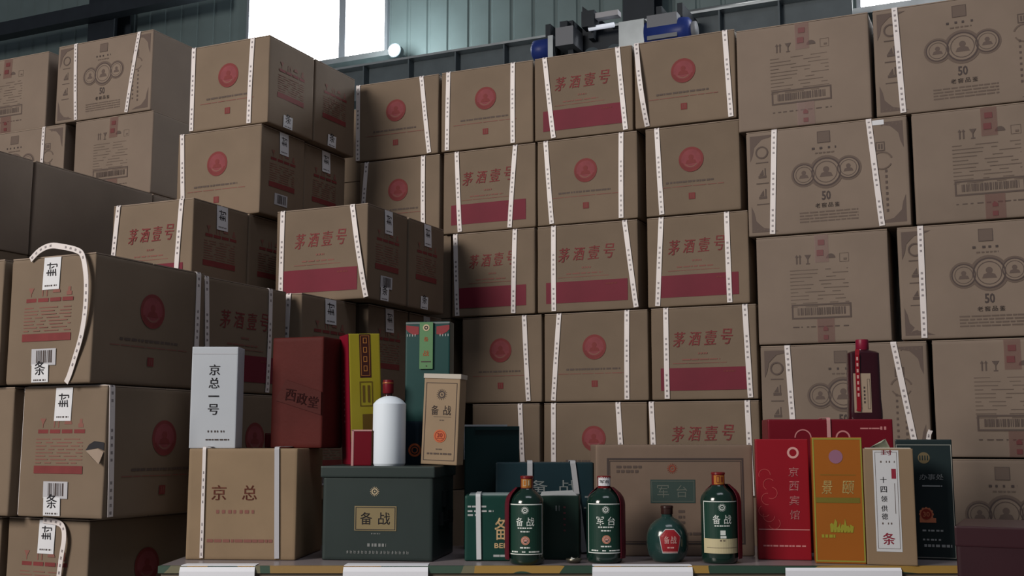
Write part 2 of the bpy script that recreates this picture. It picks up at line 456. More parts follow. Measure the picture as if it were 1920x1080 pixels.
def ribbon(name, pts, nrm, w, m, parent, thick=.0014):
    """flat strap along pts, lying on surfaces with the given normals"""
    V = []; Fc = []; UV = []; L = 0; n = len(pts)
    for i, p in enumerate(pts):
        t = (pts[min(i + 1, n - 1)] - pts[max(i - 1, 0)]).normalized()
        s = t.cross(nrm[i]).normalized() * (w / 2)
        if i: L += (p - pts[i - 1]).length
        k = nrm[i].normalized() * thick
        V += [p - s + k, p + s + k, p + s, p - s]; UV += [(0, L), (1, L), (1, L), (0, L)]
        if i:
            a = 4 * (i - 1); b = 4 * i
            for c in range(4): Fc.append((a + c, b + c, b + (c + 1) % 4, a + (c + 1) % 4))
    Fc += [(0, 1, 2, 3), (4 * n - 1, 4 * n - 2, 4 * n - 3, 4 * n - 4)]
    return link(name, V, Fc, m, parent, uvs=UV)

def strap_round(fr, a0, a1, root, w=.017, loose=0.0, axis='front', m=None):
    """strap round a carton; a0, a1: place across the face at its top and bottom (0..1)"""
    face, back = (fr.front, fr.back) if axis == 'front' else (fr.right, fr.left)
    W = fr.w if axis == 'front' else fr.d
    D = fr.d if axis == 'front' else fr.w
    nf = Vector((0, -1, 0)) if axis == 'front' else Vector((1, 0, 0))
    up = Vector((0, 0, 1)); s0, s1 = (a0 - .5) * W, (a1 - .5) * W
    P = []; N = []; nn = 10
    P.append(face(s1, 0.004, .002)); N.append(nf)
    for i in range(1, nn):
        t = i / nn; P.append(face(s1 + (s0 - s1) * t, fr.h * t, .0022 + loose * math.sin(math.pi * t))); N.append(nf)
    P.append(face(s0, fr.h - .003, .0025)); N.append((nf + up * .4).normalized())
    P.append(face(s0, fr.h + .0025, .0005)); N.append((nf + up).normalized())
    P.append(face(s0, fr.h + .0032, -.012)); N.append(up)
    q = back(-s0 if axis != 'front' else s0, fr.h + .0032, -.012); P.append(q); N.append(up)
    P.append(back(-s0 if axis != 'front' else s0, fr.h + .0015, .0012)); N.append((-nf + up).normalized())
    P.append(back(-s0 if axis != 'front' else s0, .004, .002)); N.append(-nf)
    return ribbon('strap', P, N, w, m or STRAP, root)

CARTON_ID = [0]
def carton(x0, x1, yf, z0, d, h, label, group, front=None, right=None, straps=(), sstraps=(), m=None, seals=('top',), lean=0.0, yaw=0.0, code=True, flaps=True):
    CARTON_ID[0] += 1; sd = CARTON_ID[0]
    rnd = random.Random(sd * 7)
    w = x1 - x0
    root = empty('carton', ((x0 + x1) / 2, yf + d / 2, z0), math.radians(yaw), label, 'carton', group, ry=math.radians(lean))
    hb = h - .008
    fr = Frame(w, d, hb, .0035)
    V, Fc = rbox(fr, .0035, 3, .0007, sd)
    link('body', V, Fc, m or KRAFT, root, True)
    if flaps:
        g = rnd.uniform(.001, .004)
        for s in (-1, 1):
            b = M3(); y0, y1 = (-d / 2 + .001, -g / 2) if s < 0 else (g / 2, d / 2 - .001)
            b.box(-w / 2 + .001, w / 2 - .001, y0, y1, hb + .0002, hb + .003)
            b.build('flap', KRAFTE, root)
    if front: (print_ship(fr.front, w, hb, root, sd, seals, code) if front == 'ship' else PRINTS[front](fr.front, w, hb, root, sd))
    if right: (print_ship(fr.right, d, hb, root, sd, seals, code) if right == 'ship' else PRINTS[right](fr.right, d, hb, root, sd))
    for s in straps: strap_round(fr, s[0], s[1], root, loose=s[2] if len(s) > 2 else 0.0)
    for s in sstraps: strap_round(fr, s[0], s[1], root, axis='right')
    return root, fr

# ------------------------------------------------------------------ the hall: floor and back wall with windows
YB = 8.6
def struct(o): o['kind'] = 'structure'; return o
FLOOR = mat('concrete_floor', (0.20, 0.20, 0.20), 0.55, var=0.15, vscale=2, bump=0.1)
fl = M3().box(-16, 8, -7, YB + .3, -.10, 0).build('floor', FLOOR); struct(fl)
fl['label'] = 'grey concrete warehouse floor'
WALLM = mat('grey_green_sheet', (0.150, 0.200, 0.205), 0.42, var=0.08, vscale=3, bump=0.05, metal=0.0)
SEAM = mat('wall_seam_dark', (0.03, 0.04, 0.045), 0.6)
DARKST = mat('dark_steel', (0.022, 0.028, 0.036), 0.5, var=0.1)
STEEL = mat('galvanised_steel', (0.42, 0.46, 0.48), 0.35, metal=0.7, var=0.1)
GREYST = mat('painted_steel_grey', (0.10, 0.125, 0.14), 0.45, var=0.1)
wx0, wx1 = on_y(465, 60, YB).x, on_y(729, 60, YB).x
wz0 = on_y(672, 113, YB).z; wz1 = wz0 + 1.9
vx0 = on_y(1607, 8, YB).x; vx1 = vx0 + 3.4
vz0 = on_y(1610, 27, YB).z; vz1 = vz0 + 1.9
HT = 7.2
wall = bpy.data.objects.new('wall_back', None); COL.objects.link(wall); struct(wall)
wall['label'] = 'grey green sheet metal warehouse wall behind the carton stacks'
def wall_holes(a, b):
    for (h0, h1, z0, z1) in ((wx0, wx1, wz0, wz1), (vx0, vx1, vz0, vz1)):
        if a < h1 - 1e-4 and b > h0 + 1e-4: return (z0, z1)
    return None
xs = []
pitch = abs(on_y(1003, 40, YB).x - on_y(845, 40, YB).x) / 4
x = wx0
while x > -15.5: xs.append((x - pitch, x)); x -= pitch
n = max(1, round((wx1 - wx0) / pitch)); xs += [(wx0 + (wx1 - wx0) * i / n, wx0 + (wx1 - wx0) * (i + 1) / n) for i in range(n)]
n = max(1, round((vx0 - wx1) / pitch)); xs += [(wx1 + (vx0 - wx1) * i / n, wx1 + (vx0 - wx1) * (i + 1) / n) for i in range(n)]
n = max(1, round((vx1 - vx0) / pitch)); xs += [(vx0 + (vx1 - vx0) * i / n, vx0 + (vx1 - vx0) * (i + 1) / n) for i in range(n)]
x = vx1
while x < 7: xs.append((x, x + pitch)); x += pitch
def sheet(a, b, z0, z1):
    y = YB; r = .014; e = min(.022, (b - a) * .15)
    P = [(a, y + r), (a + e * .5, y + r), (a + e, y), (b - e, y), (b - e * .5, y + r), (b, y + r)]
    V = [(px, py, z) for z in (z0, z1) for px, py in P] + [(px, y + .05, z) for z in (z0, z1) for px, _ in P]
    Fc = []
    for i in range(5): Fc.append((i, i + 1, 6 + i + 1, 6 + i)); Fc.append((12 + i + 1, 12 + i, 18 + i, 18 + i + 1)); Fc.append((6 + i, 7 + i, 19 + i, 18 + i)); Fc.append((i + 1, i, 12 + i, 13 + i))
    Fc += [(0, 6, 18, 12), (5, 17, 23, 11)]
    return Fc, V
for a, b in xs:
    hz = wall_holes(a, b)
    for z0, z1 in (((0, HT),) if not hz else ((0, hz[0]), (hz[1], HT))):
        if z1 - z0 > .02:
            Fc, V = sheet(a, b, z0, z1); link('panel', V, Fc, WALLM, wall)
GLOW = mat('bright_window_pane', (1.0, 1.0, 1.0), 0.4, emit=13.0)
FRAMEM = mat('window_frame_metal', (0.30, 0.33, 0.37), 0.4, metal=0.3)
def window(name, x0, x1, z0, z1, muls, label):
    w = bpy.data.objects.new(name, None); w.location = (x0, YB, z0); COL.objects.link(w); struct(w); w['label'] = label
    W, H = x1 - x0, z1 - z0
    f = M3(); t = .03
    f.box(0, W, -.03, .05, 0, t).box(0, W, -.03, .05, H - t, H).box(0, t, -.03, .05, t, H - t).box(W - t, W, -.03, .05, t, H - t)
    f.build('window_frame', FRAMEM, w)
    edges = [0] + muls + [W]
    for mx in muls: M3().box(mx - .035, mx + .035, -.025, .045, t, H - t).build('mullion', FRAMEM, w)
    for a, b in zip(edges, edges[1:]): M3().box(a + .03, b - .03, .015, .025, t, H - t).build('pane', GLOW, w)
    M3().box(-.08, W + .08, -.14, .0, -.05, 0).build('window_sill', STEEL, w)
window('window_1', wx0, wx1, wz0, wz1, [on_y(644, 60, YB).x - wx0], 'large overexposed window high in the back wall above the left stacks')
window('window_2', vx0, vx1, vz0, vz1, [], 'bright window cut by the top edge above the right stacks')

# steelwork in front of the wall
YC = YB - .35
def hcol(pxa, pxb, py, name, label):
    a, b = on_y(pxa, py, YC).x, on_y(pxb, py, YC).x
    m = M3(); c = (b - a)
    m.box(a, b, YC, YC + .014, 0, HT).box(a, b, YC + .22, YC + .234, 0, HT).box((a + b) / 2 - .006, (a + b) / 2 + .006, YC + .014, YC + .22, 0, HT)
    o = m.build(name, DARKST); struct(o); o['label'] = label
hcol(166, 214, 30, 'trim_1', 'dark steel column at the left of the back wall')
hcol(1168, 1226, 20, 'trim_2', 'dark steel column behind the top of the carton wall')
# runway beam along the wall
YR = YB - .55
zr = on_y(960, 84, YR).z
ra, rb = on_y(600, 130, YR).x, on_y(1598, 6, YR).x
rail = empty('runway_beam', ((ra + rb) / 2, YR, zr), 0, 'long dark steel runway beam with top highlight coloured silver above the carton wall', 'steel beam')
hl = (rb - ra) / 2
M3().box(-hl, hl, -.10, .10, -.018, 0).build('top_flange', STEEL, rail)  # brighter steel than the web: top highlight put into the colour
M3().box(-hl, hl, -.006, .006, -.30, -.018).build('web', GREYST, rail)
M3().box(-hl, hl, -.10, .10, -.318, -.30).build('bottom_flange', GREYST, rail)
for i in range(9):
    xx = -hl + .5 + i * (2 * hl - 1) / 8
    M3().box(xx - .006, xx + .006, -.09, -.006, -.30, -.018).build('stiffener', GREYST, rail)
for i in range(9):
    xx = -hl + .5 + i * (2 * hl - 1) / 8
    if i in (1, 4, 7): M3().box(xx - .09, xx + .09, .10, YB - YR - .0, -.30, -.12).build('bracket', DARKST, rail)
# two conduits above the beam on the right of the second column
for k, (pa, pb) in enumerate((((1232, 24), (1480, 0)), ((1240, 33), (1640, -14)))):
    p, q = on_y(*pa, YB - .12), on_y(*pb, YB - .12)
    zc = (p.z + q.z) / 2
    M3().lathe([(.022 if k else .012, p.x), (.022 if k else .012, q.x + 1.5)], 12, (0, YB - .12, p.z), 'x')
    m = M3().lathe([((.028, .014)[1 - k], p.x), ((.028, .014)[1 - k], min(q.x + 1.2, vx0 - .12))], 12, (0, YB - .035, p.z), 'x')
    o = m.build('conduit_pipe', STEEL, None, True)
    tag(o, ('thin silver conduit, the upper of two along the back wall' , 'thicker silver conduit, the lower of two along the back wall')[k], 'pipe')
# left dark girt
p, q = on_y(0, 58, YC), on_y(340, 0, YC)
zg = (p.z + q.z) / 2
o = M3().box(-14, wx0 - .1, YC - .14, YC - .01, zg - .09, zg + .05).build('trim_3', DARKST); struct(o); o['label'] = 'dark horizontal girt crossing the left column of the back wall'
M3()
# round floodlight beside the window
lp = on_y(740, 95, YB - .30)
lamp = empty('floodlight', lp, 0, 'small round glaring floodlight beside the lower corner of the window', 'lamp')
M3().lathe([(.03, -.10), (.058, -.06), (.064, .0), (.064, .012)], 28, (0, 0, 0), 'y').build('housing', GREYST, lamp, True)
M3().lathe([(.056, .010), (.050, .022), (.02, .030)], 28, (0, 0, 0), 'y').build('lens', mat('lamp_lens', (1, 1, 1), 0.3, emit=14.0), lamp, True)
M3().box(-.008, .008, .08, .30, -.008, .008).build('bracket', GREYST, lamp)
ll = bpy.data.lights.new('floodlight_beam', 'POINT'); ll.energy = 26; ll.shadow_soft_size = .05; ll.color = (.92, 1.0, 1.0)
lo = bpy.data.objects.new('floodlight_beam', ll); lo.location = lp + Vector((.05, -.22, .02)); COL.objects.link(lo)

# electric hoists parked along the runway beam
BLUE = mat('blue_paint', (0.020, 0.040, 0.20), 0.4, var=0.1)
def hoist(px0, py0, px1, py1, label, long):
    y = YR - .45
    a, b = on_y(px0, py0, y), on_y(px1, py1, y)
    L = b.x - a.x; z = min(a.z, b.z) - .12
    GBX = mat('hoist_grey', (.20, .21, .23), .5)
    r = empty('electric_hoist', (a.x, y, z), 0, label, 'hoist', 'blue electric hoists on the runway beam')
    R = .105
    # blue motor at one end, grey gearbox, dark drum, blue second motor
    if long:
        M3().lathe([(R * .5, L - .02), (R * .92, L - .05), (R, L - .09), (R, L - .36)], 24, (0, 0, .10), 'x').build('motor', BLUE, r, True)
        M3().lathe([(R * .60, L), (R * .60, L - .03)], 24, (0, 0, .10), 'x').build('motor_cap', GBX, r, True)
        M3().box(L - .55, L - .36, -.09, .09, -.02, .21).build('gearbox', STEEL, r)
        M3().lathe([(R * .75, L - .55), (R * .75, .28)], 24, (0, 0, .07), 'x').build('drum', BLUE, r, True)
        M3().box(.06, .28, -.10, .10, .04, .22).build('control_box', GBX, r)
        M3().box(.10, .24, -.06, .06, -.12, .04).build('trolley_plate', DARKST, r)
    else:
        M3().lathe([(R * .5, .0), (R * .78, .02), (R * .8, .05), (R * .8, .16)], 24, (0, 0, .08), 'x').build('motor', BLUE, r, True)
        M3().lathe([(R * .5, .20), (R * .5, L - .30)], 20, (0, 0, .05), 'x').build('drum', DARKST, r, True)
        M3().box(L - .20, L - .06, -.10, .10, .06, .20).build('control_box', GBX, r)
        M3().box(.16, .20, -.10, .10, -.04, .15).build('brake_disc', STEEL, r)
        M3().box(.24, .30, -.06, .06, .08, .26).build('trolley_plate', DARKST, r)
    M3().box(.1, L - .1, -.02, .02, -.14, -.02).build('suspension_bar', DARKST, r)
    zz = zr - z
    for hx in (.1, L - .14): M3().box(hx, hx + .04, .0, .40, min(-.12, zz - .26), max(-.02, zz - .06)).build('hanger', DARKST, r)
hoist(1000, 88, 1098, 68, 'hoist with short blue motor, left one behind the carton wall', False)
hoist(1206, 66, 1306, 48, 'hoist with long blue motor, right one beside the dark column', True)
a = on_y(1113, 62, YR - .35); b = on_y(1160, 54, YR - .35)
lr = empty('tube_light', (a.x, YR - .45, a.z), 0, 'short white tube light between the two blue hoists', 'lamp')
M3().lathe([(.018, 0), (.018, b.x - a.x)], 12, (0, 0, 0), 'x').build('tube', mat('tube_glass', (0.85, 0.9, 1.0), 0.3, emit=0.35), lr, True)
M3().box(.06, b.x - a.x + .04, -.03, .04, .06, .10).build('housing', GREYP, lr)
M3().box(-.04, .06, -.05, .06, .0, .12).build('end_block', DARKST, lr)
M3().box(-.02, .02, .04, .125, -.06, .06).build('bracket', DARKST, lr)
# crane end carriage, dark mass between hoists
a = on_y(1085, 70, YR - .4)
cr = empty('crane_carriage', (a.x, YR - .22, a.z - .25), 0, 'dark steel crane end carriage left of the column', 'crane part')
M3().box(0, .36, -.10, .10, 0, .30).build('beam', DARKST, cr)
m = M3(); m.add([(0, -.1, .30), (.25, -.1, .30), (0, -.1, .52), (0, .1, .30), (.25, .1, .30), (0, .1, .52)], [(0, 1, 2), (5, 4, 3), (0, 2, 5, 3), (1, 4, 5, 2), (0, 3, 4, 1)]); m.build('gusset', DARKST, cr)
for wx in (.09, .27): M3().lathe([(.06, -.02), (.07, .0), (.07, .05)], 20, (wx, -.10, .10), 'y').build('wheel', GREYST, cr, True)

# ------------------------------------------------------------------ the long wall of cartons
T, Q = .3075, .35
YW = 3.62
CD = .256
rows = [
 # tier, [(left px, right px, y px at mid height, design, straps)]
 (7, [(667, 820, 220, 'medal', ((.02, .03), (.80, .90)), 'leftmost in the top row of the long wall'),
      (826, 997, 195, 'medal', ((.08, .07), (.79, .79)), 'second from left in the top row of the long wall'),
      (1001, 1184, 170, 'brush', ((.11, .20), (.86, .93)), 'the only red banded one in the top row of the long wall'),
      (1190, 1379, 150, 'medal', ((.025, .125, .018), (.91, .95)), 'with a loose bowed strap, rightmost in the top row')]),
 (6, [(672, 822, 365, 'medal', ((.09, .03), (.80, .81)), 'leftmost in the second row of the long wall'),
      (830, 1003, 350, 'brush', ((.15, .19), (.79, .73)), 'the only red banded one in the second row of the long wall'),
      (1007, 1195, 335, 'medal', ((.09, .15), (.85, .84)), 'second from right in the second row of the long wall'),
      (1210, 1387, 320, 'medal', ((.13, .17),), 'rightmost in the second row of the long wall')]),
 (5, [(848, 1003, 510, 'brush', ((.04, .07), (.77, .75)), 'leftmost in the third row of the long wall'),
      (1007, 1195, 500, 'brush', ((.17, .17), (.88, .98)), 'middle of the third row, its right strap slanting off the edge'),
      (1213, 1404, 490, 'brush', ((.15, .10), (.80, .81)), 'rightmost in the third row of the long wall')]),
 (4, [(865, 1015, 675, 'medal', ((.79, .84),), 'leftmost in the fourth row, beside the tall teal box'),
      (1020, 1215, 667, 'medal', ((.15, .09), (.81, .80)), 'in the middle of the fourth row of the long wall'),
      (1221, 1419, 660, 'brush', ((.15, .15), (.90, .93)), 'rightmost in the fourth row of the long wall')]),
 (3, [(885, 1012, 835, 'medal', ((.72, .78),), 'just above the dark green boxes in the fifth row'),
      (1018, 1212, 835, 'medal', ((.10, .10), (.73, .78)), 'its medallion cut by the framed kraft case below'),
      (1216, 1424, 835, 'brush', ((.03, .06), (.90, .92)), 'with its red lettering just above the framed kraft case')]),
]
rng = random.Random(5)
for tier, cells in rows:
    for (a, b, py, des, st, where) in cells:
        x0, x1 = on_y(a, py, YW).x, on_y(b, py, YW).x
        desc = 'red medallion carton, ' if des == 'medal' else 'crimson banded carton, '
        if 'red banded' in where: desc = 'brush lettered carton, '
        if 'red lettering' in where: desc = 'brown strapped carton '
        carton(x0, x1, YW + rng.uniform(0, .008), tier * T, CD, T, desc + where, 'cartons of the long wall', des, None, st, yaw=rng.uniform(-.5, .5))

# ------------------------------------------------------------------ right stack of larger cartons
G50 = 'larger cartons of the right stack'
def big(a, b, py, tier, des, st, label, xr=None):
    x0 = on_y(a, py, YW).x; x1 = xr if xr is not None else on_y(b, py, YW).x
    d = .51 if des == 'tape' else .42
    return carton(x0, x1, YW - .004 * (tier % 2), tier * Q, d, Q, label, G50, des, None, st, m=KRAFT2, yaw=rng.uniform(-.4, .4))
big(1382, 1632, 140, 6, 'tape', (), 'large greyish barcode carton with pink tape, top of the right stack')
big(1639, 1920, 110, 6, 'fifty', ((.13, .155),), 'large greyish carton with three medal print, topmost at the right edge', .115)
rr_, ff_ = big(1402, 1706, 340, 5, 'fifty', ((.185, .155), (.775, .83)), 'large greyish carton with three medals and 50, both straps fully in view')
P2().rect(.295 * ff_.w, .945 * ff_.h, .365 * ff_.w, .99 * ff_.h, 2, 1).put('white_sticker', ff_.front, .0012, PAPER, rr_)
big(1712, 1920, 310, 5, 'tape', (), 'large greyish carton with barcode frame at the right edge, second from top', .135)
big(1420, 1668, 545, 4, 'tape', (), 'large greyish barcode carton with pink tape, above the maroon square bottle')
big(1685, 1920, 530, 4, 'fifty', ((.135, .13),), 'large greyish carton with three medals at the right edge, third from top', .15)
big(1428, 1741, 735, 3, 'fifty', ((.17, .20), (.81, .92)), 'large greyish carton with medals half hidden behind the maroon bottle')
big(1752, 1920, 735, 3, 'tape', (), 'large greyish carton with barcode frame right of the dark green gift box', .165)
big(1709, 1920, 900, 2, 'fifty', (), 'large greyish carton lowest at the right edge beside the maroon case', on_y(1709, 900, YW).x + .505)

# ------------------------------------------------------------------ stepped stacks on the left
GT = 'cartons of the stepped stacks on the left'
# upper column
carton(-2.605, -2.275, 3.025, 7 * T, .262, T, 'medallion carton highest on the stepped left stacks, just below the window', GT, 'medal', 'ship', ((.03, .035), (.79, .77)), seals=('bot',), code=False)
carton(-2.605, -2.275, 3.295, 7 * T, .262, T, 'carton directly behind the highest medallion carton of the stepped stacks', GT, None, 'ship', (), seals=('bot',), code=False)
carton(-2.645, -2.295, 3.02, 6 * T, .25, T, 'medallion carton directly under the highest carton of the stepped left stacks', GT, 'medal', 'ship', ((.05, .10),), seals=('top',))
carton(-2.645, -2.305, 3.285, 6 * T, .262, T, 'dark sided carton between the stepped medallion cartons and the long wall', GT, None, 'ship', (), seals=('top',), code=False)
# middle tier
carton(-2.640, -2.318, 2.725, 5 * T, .27, T, 'brush lettered carton behind the looped strap carton, left of the forward banded one', GT, 'brush', 'ship', ((.07, .0), (.86, .82)), seals=('top',), code=False)
carton(-2.640, -2.322, 3.005, 5 * T, .262, T, 'brown carton in shadow behind the left brush lettered carton', GT, None, 'ship', (), seals=(), code=False)
carton(-2.640, -2.322, 3.275, 5 * T, .262, T, 'brown carton deep in the shadow beside the long wall', GT, None, None, ())
carton(-2.218, -1.872, 3.015, 5 * T, .25, T, 'crimson banded carton standing forward of the long wall, above the leather look case', GT, 'brush', 'ship', ((.07, .07), (.84, 1.0, .004)), seals=('top', 'bot'))
carton(-2.218, -1.872, 3.277, 5 * T, .25, T, 'white sealed carton behind the forward banded carton, touching the long wall', GT, None, 'ship', (), seals=('top', 'bot'), code=False)
# front tier: cartons turned end-on
L1, f1 = carton(-2.225, -1.960, 1.975, 4 * T, .385, T, 'carton with a strap looping above it and white seals on its end', GT, 'ship', 'medal', (), ((.925, .925),), seals=('top', 'bot'))
carton(-2.245, -1.985, 2.370, 4 * T, .385, T, 'dark sided carton with crimson band behind the white display box', GT, None, 'brush', (), ((.06, .10), (.79, .78)))
carton(-2.340, -1.955, 2.790, 4 * T, .30, T, 'brown carton with one white seal behind the dark red leather box', GT, 'brush', 'ship', ((.88, .86),), seals=('top',), code=False)
carton(-2.310, -1.922, 3.110, 4 * T, .256, T, 'brown carton with white seal left of the tall green gift box', GT, None, 'ship', (), seals=('top',), code=False)
carton(-2.310, -1.922, 3.377, 4 * T, .232, T, 'brown carton behind the tall green gift box, against the long wall', GT, None, 'ship', (), seals=('top',), code=False)
carton(-2.505, -2.240, 1.965, 4 * T, .385, T, 'brown carton cut by the left edge, beside the looped strap carton', GT, 'ship', None, (), (), seals=(), code=False)
L2, f2 = carton(-2.190, -1.930, 2.000, 3 * T, .385, T, 'carton with torn corner hole and barcode sticker, under the looped strap carton', GT, 'ship', 'medal', (), ((.03, .06), (.92, .93)), seals=('top', 'bot'))
carton(-2.240, -1.960, 2.395, 3 * T, .385, T, 'brown carton directly behind the white display box, in shadow', GT, None, 'medal', (), ((.86, .84),))
carton(-2.330, -1.955, 2.790, 3 * T, .30, T, 'brown carton hidden behind the leather box and red gift boxes', GT, None, 'ship', (), seals=())
carton(-2.310, -1.922, 3.110, 3 * T, .256, T, 'brown carton in shadow beside the tall green gift box, fifth row level', GT, None, 'ship', (), seals=())
carton(-2.470, -2.205, 1.985, 3 * T, .385, T, 'brown carton cut by the left edge, beside the torn corner carton', GT, 'ship', None, (), (), seals=(), code=False)
L3, f3 = carton(-2.250, -1.995, 2.030, 2 * T, .385, T, 'brown carton lowest at left with a strap bent over its front', GT, 'ship', 'medal', (), ((.96, .96),), seals=('top',))
carton(-2.530, -2.262, 2.020, 2 * T, .385, T, 'carton cut by the left edge at the very bottom of the picture', GT, 'ship', None, (), (), seals=(), code=False)

def face_strap(fr, root, pxs, box, w=.017):
    """loose strap drawn across a carton end: points given as fractions of the end face"""
    P = []; N = []
    for (a, t, o) in pxs:
        p = fr.front(0, 0, 0); s = (a - .5) * fr.w
        P.append(Vector((s, -fr.d / 2 - fr.bf(s, min(max(t * fr.h, 0), fr.h)) - o, t * fr.h))); N.append(Vector((0, -1, 0)))
    # smooth the polyline
    Q2 = []
    for i in range(len(P) - 1):
        p0, p1, p2, p3 = P[max(i - 1, 0)], P[i], P[i + 1], P[min(i + 2, len(P) - 1)]
        for k in range(5):
            t = k / 5
            Q2.append(.5 * ((2 * p1) + (p2 - p0) * t + (2 * p0 - 5 * p1 + 4 * p2 - p3) * t * t + (3 * p1 - p0 - 3 * p2 + p3) * t ** 3))
    Q2.append(P[-1])
    return ribbon('strap', Q2, [Vector((0, -1, 0))] * len(Q2), w, STRAP, root)
face_strap(f1, L1, [(.24, .99, .004), (.36, 1.055, .008), (.50, 1.085, .010), (.66, 1.065, .012), (.82, 1.03, .014), (.90, .985, .015), (.95, .86, .016), (.965, .73, .015), (.955, .55, .012), (.91, .36, .008), (.83, .18, .004), (.775, .06, .003), (.735, .004, .002)], None, .0135)
face_strap(f3, L3, [(.45, .995, .003), (.62, .985, .004), (.72, .95, .008), (.76, .86, .012), (.74, .72, .012), (.70, .50, .008), (.65, .25, .006), (.60, .02, .003)], None, .0135)
# torn handle corner on the second carton
p = P2().poly([(.075, .50 * T), (.085, .545 * T), (.10, .57 * T), (.128, .56 * T), (.128, .50 * T), (.11, .52 * T)])
p.put('torn_hole_shade', f2.front, .0012, BLACK, L2)  # flat black patch painted for the dark inside of the tear
m = M3(); q = [f2.front(.075, .50 * T, .001), f2.front(.11, .515 * T, .001), f2.front(.128, .49 * T, .002), f2.front(.125, .40 * T, .012), f2.front(.105, .44 * T, .010)]
m.add(q + [v + Vector((0, .002, 0)) for v in q], [(4, 3, 2, 1, 0), (5, 6, 7, 8, 9), (0, 1, 6, 5), (1, 2, 7, 6), (2, 3, 8, 7), (3, 4, 9, 8), (4, 0, 5, 9)]); m.build('torn_flap', KRAFTE, L2)

# far left stack of the larger cartons
GS = 'larger cartons of the far left stack'
SY = 3.53; k = 1.0
def far(a, b, py, y, tier, d, des, right, st, label, x0=None):
    xx0 = x0 if x0 is not None else on_y(a, py, y).x
    return carton(xx0, on_y(b, py, y).x, y, tier * Q, d, Q, label, GS, des, right, st, m=KRAFT2)
far(-60, 88, 165, SY + .02, 7, .51, 'tape', None, (), 'large carton with barcode frame in the top left corner')
far(108, 284, 140, SY, 7, .42, 'fifty', None, ((.19, .23), (.86, .76)), 'large carton with medal print topmost in the far left stack')
far(-60, 120, 285, SY, 6, .42, 'fifty', None, ((.79, .79),), 'large strapped carton under the top left corner carton')
far(139, 284, 295, SY, 6, .51, 'tape', None, (), 'large carton with barcode frame just above the long dark carton side')
xs_ = on_y(283, 365, SY - .01).x
carton(xs_ - .42, xs_, 2.36, 5 * Q, .56, Q, 'large carton at the left edge showing only its long dark side', GS, None, None, (), m=KRAFT2)
carton(xs_ - .42, xs_, 2.93, 5 * Q, .60, Q, 'large dark sided carton behind the brush lettered carton, below the barcode carton', GS, None, None, (), m=KRAFT2)
carton(xs_ - .90, xs_ - .43, SY, 5 * Q, .42, Q, 'large carton deep in the far left stack under the strapped one', GS, None, None, (), m=KRAFT2)
carton(xs_ - .42, xs_ - .005, SY + .01, 5 * Q, .42, Q, 'large carton deep in the far left stack under the barcode carton', GS, None, None, (), m=KRAFT2)

# lower courses that carry all of this, out of sight, and filler added behind the gaps: one joined mass
base = M3(); g = .004
def course(x0, x1, y0, d, z0, h, n): 
    for i in range(n): base.box(x0 + g, x1 - g, y0, y0 + d, z0 + i * h + .002, z0 + (i + 1) * h - .001)
for i in range(4): course(-2.31 + i * .378, -2.31 + (i + 1) * .378 - .004, YW + .01, CD, 0, T, 3)
course(-2.31, -1.905, YW + .03, CD - .02, 3 * T, T, 3)
for i in range(5): course(-2.72 + i * .37, -2.72 + (i + 1) * .37, YW + CD + .03, CD, 0, T, 8)  # unseen full-height layer added behind the wall so its gaps stay dark
course(-1.12, -.50, YW + .55, .256, 0, T, 8)  # added filler closing the slit beside the right stack
course(-.770, -.36, YW + .005, .42, 0, Q, 3); course(-.33, .16, YW, .42, 0, Q, 2)
course(-2.25, -1.995, 2.03, .385, 0, T, 2); course(-2.53, -2.262, 2.02, .385, 0, T, 2)
course(-2.30, -2.02, 2.42, .36, 0, T, 3); course(-2.33, -2.03, 2.79, .30, 0, T, 3); course(-2.31, -1.93, 3.11, .256, 0, T, 3); course(-2.31, -1.93, 3.37, .23, 0, T, 4)
course(-2.64, -2.36, 2.725, .27, 0, T, 5); course(-2.64, -2.36, 3.0, .54, 0, T, 5)
course(xs_ - .42, xs_, 2.36, .56, 0, Q, 5); course(xs_ - .42, xs_, 2.93, .59, 0, Q, 5); course(xs_ - .90, xs_ - .43, SY, .42, 0, Q, 5); course(xs_ - .42, xs_, SY + .01, .42, 0, Q, 5)
tag(base.build('carton_courses', KRAFT), 'plain brown cartons of the lower courses under the stacks and filler behind the gaps', 'cartons', None, 'stuff')

# ------------------------------------------------------------------ display table
TZ = .825
VF, VBK = 2.575, 3.06
uL = (298 - 960) * m_per_px(VF, TZ); uR = (1829 - 960) * m_per_px(VF, TZ)
def tpos(u, v, z=0.0): p = RT * u + FH * v; return Vector((p.x, p.y, z))
tbl = empty('display_table', tpos((uL + uR) / 2, (VF + VBK) / 2), YAW, 'long display table carrying the gift boxes and bottles', 'table')
tw, td = uR - uL, VBK - VF
WOODT = mat('table_board', (0.16, 0.13, 0.10), 0.6, var=0.15, vscale=4)
GREYW = mat('table_frame_grey', (0.14, 0.14, 0.13), 0.5)
M3().box(-tw / 2 + .004, tw / 2 - .004, -td / 2 + .004, td / 2 - .004, TZ - .030, TZ - .003).build('tabletop', WOODT, tbl)
M3().box(-tw / 2 + .05, tw / 2 - .05, -td / 2 + .05, -td / 2 + .07, TZ - .16, TZ - .030).build('apron', mat('apron_board', (0.13, 0.11, 0.085), 0.6, var=0.2, vscale=3), tbl)
for sx in (-1, -.34, .34, 1):
    for sy in (-1, 1):
        M3().box(sx * (tw / 2 - .05) - .02, sx * (tw / 2 - .05) + .02, sy * (td / 2 - .09) - .02, sy * (td / 2 - .09) + .02, 0, TZ - .030).build('leg', GREYW, tbl)
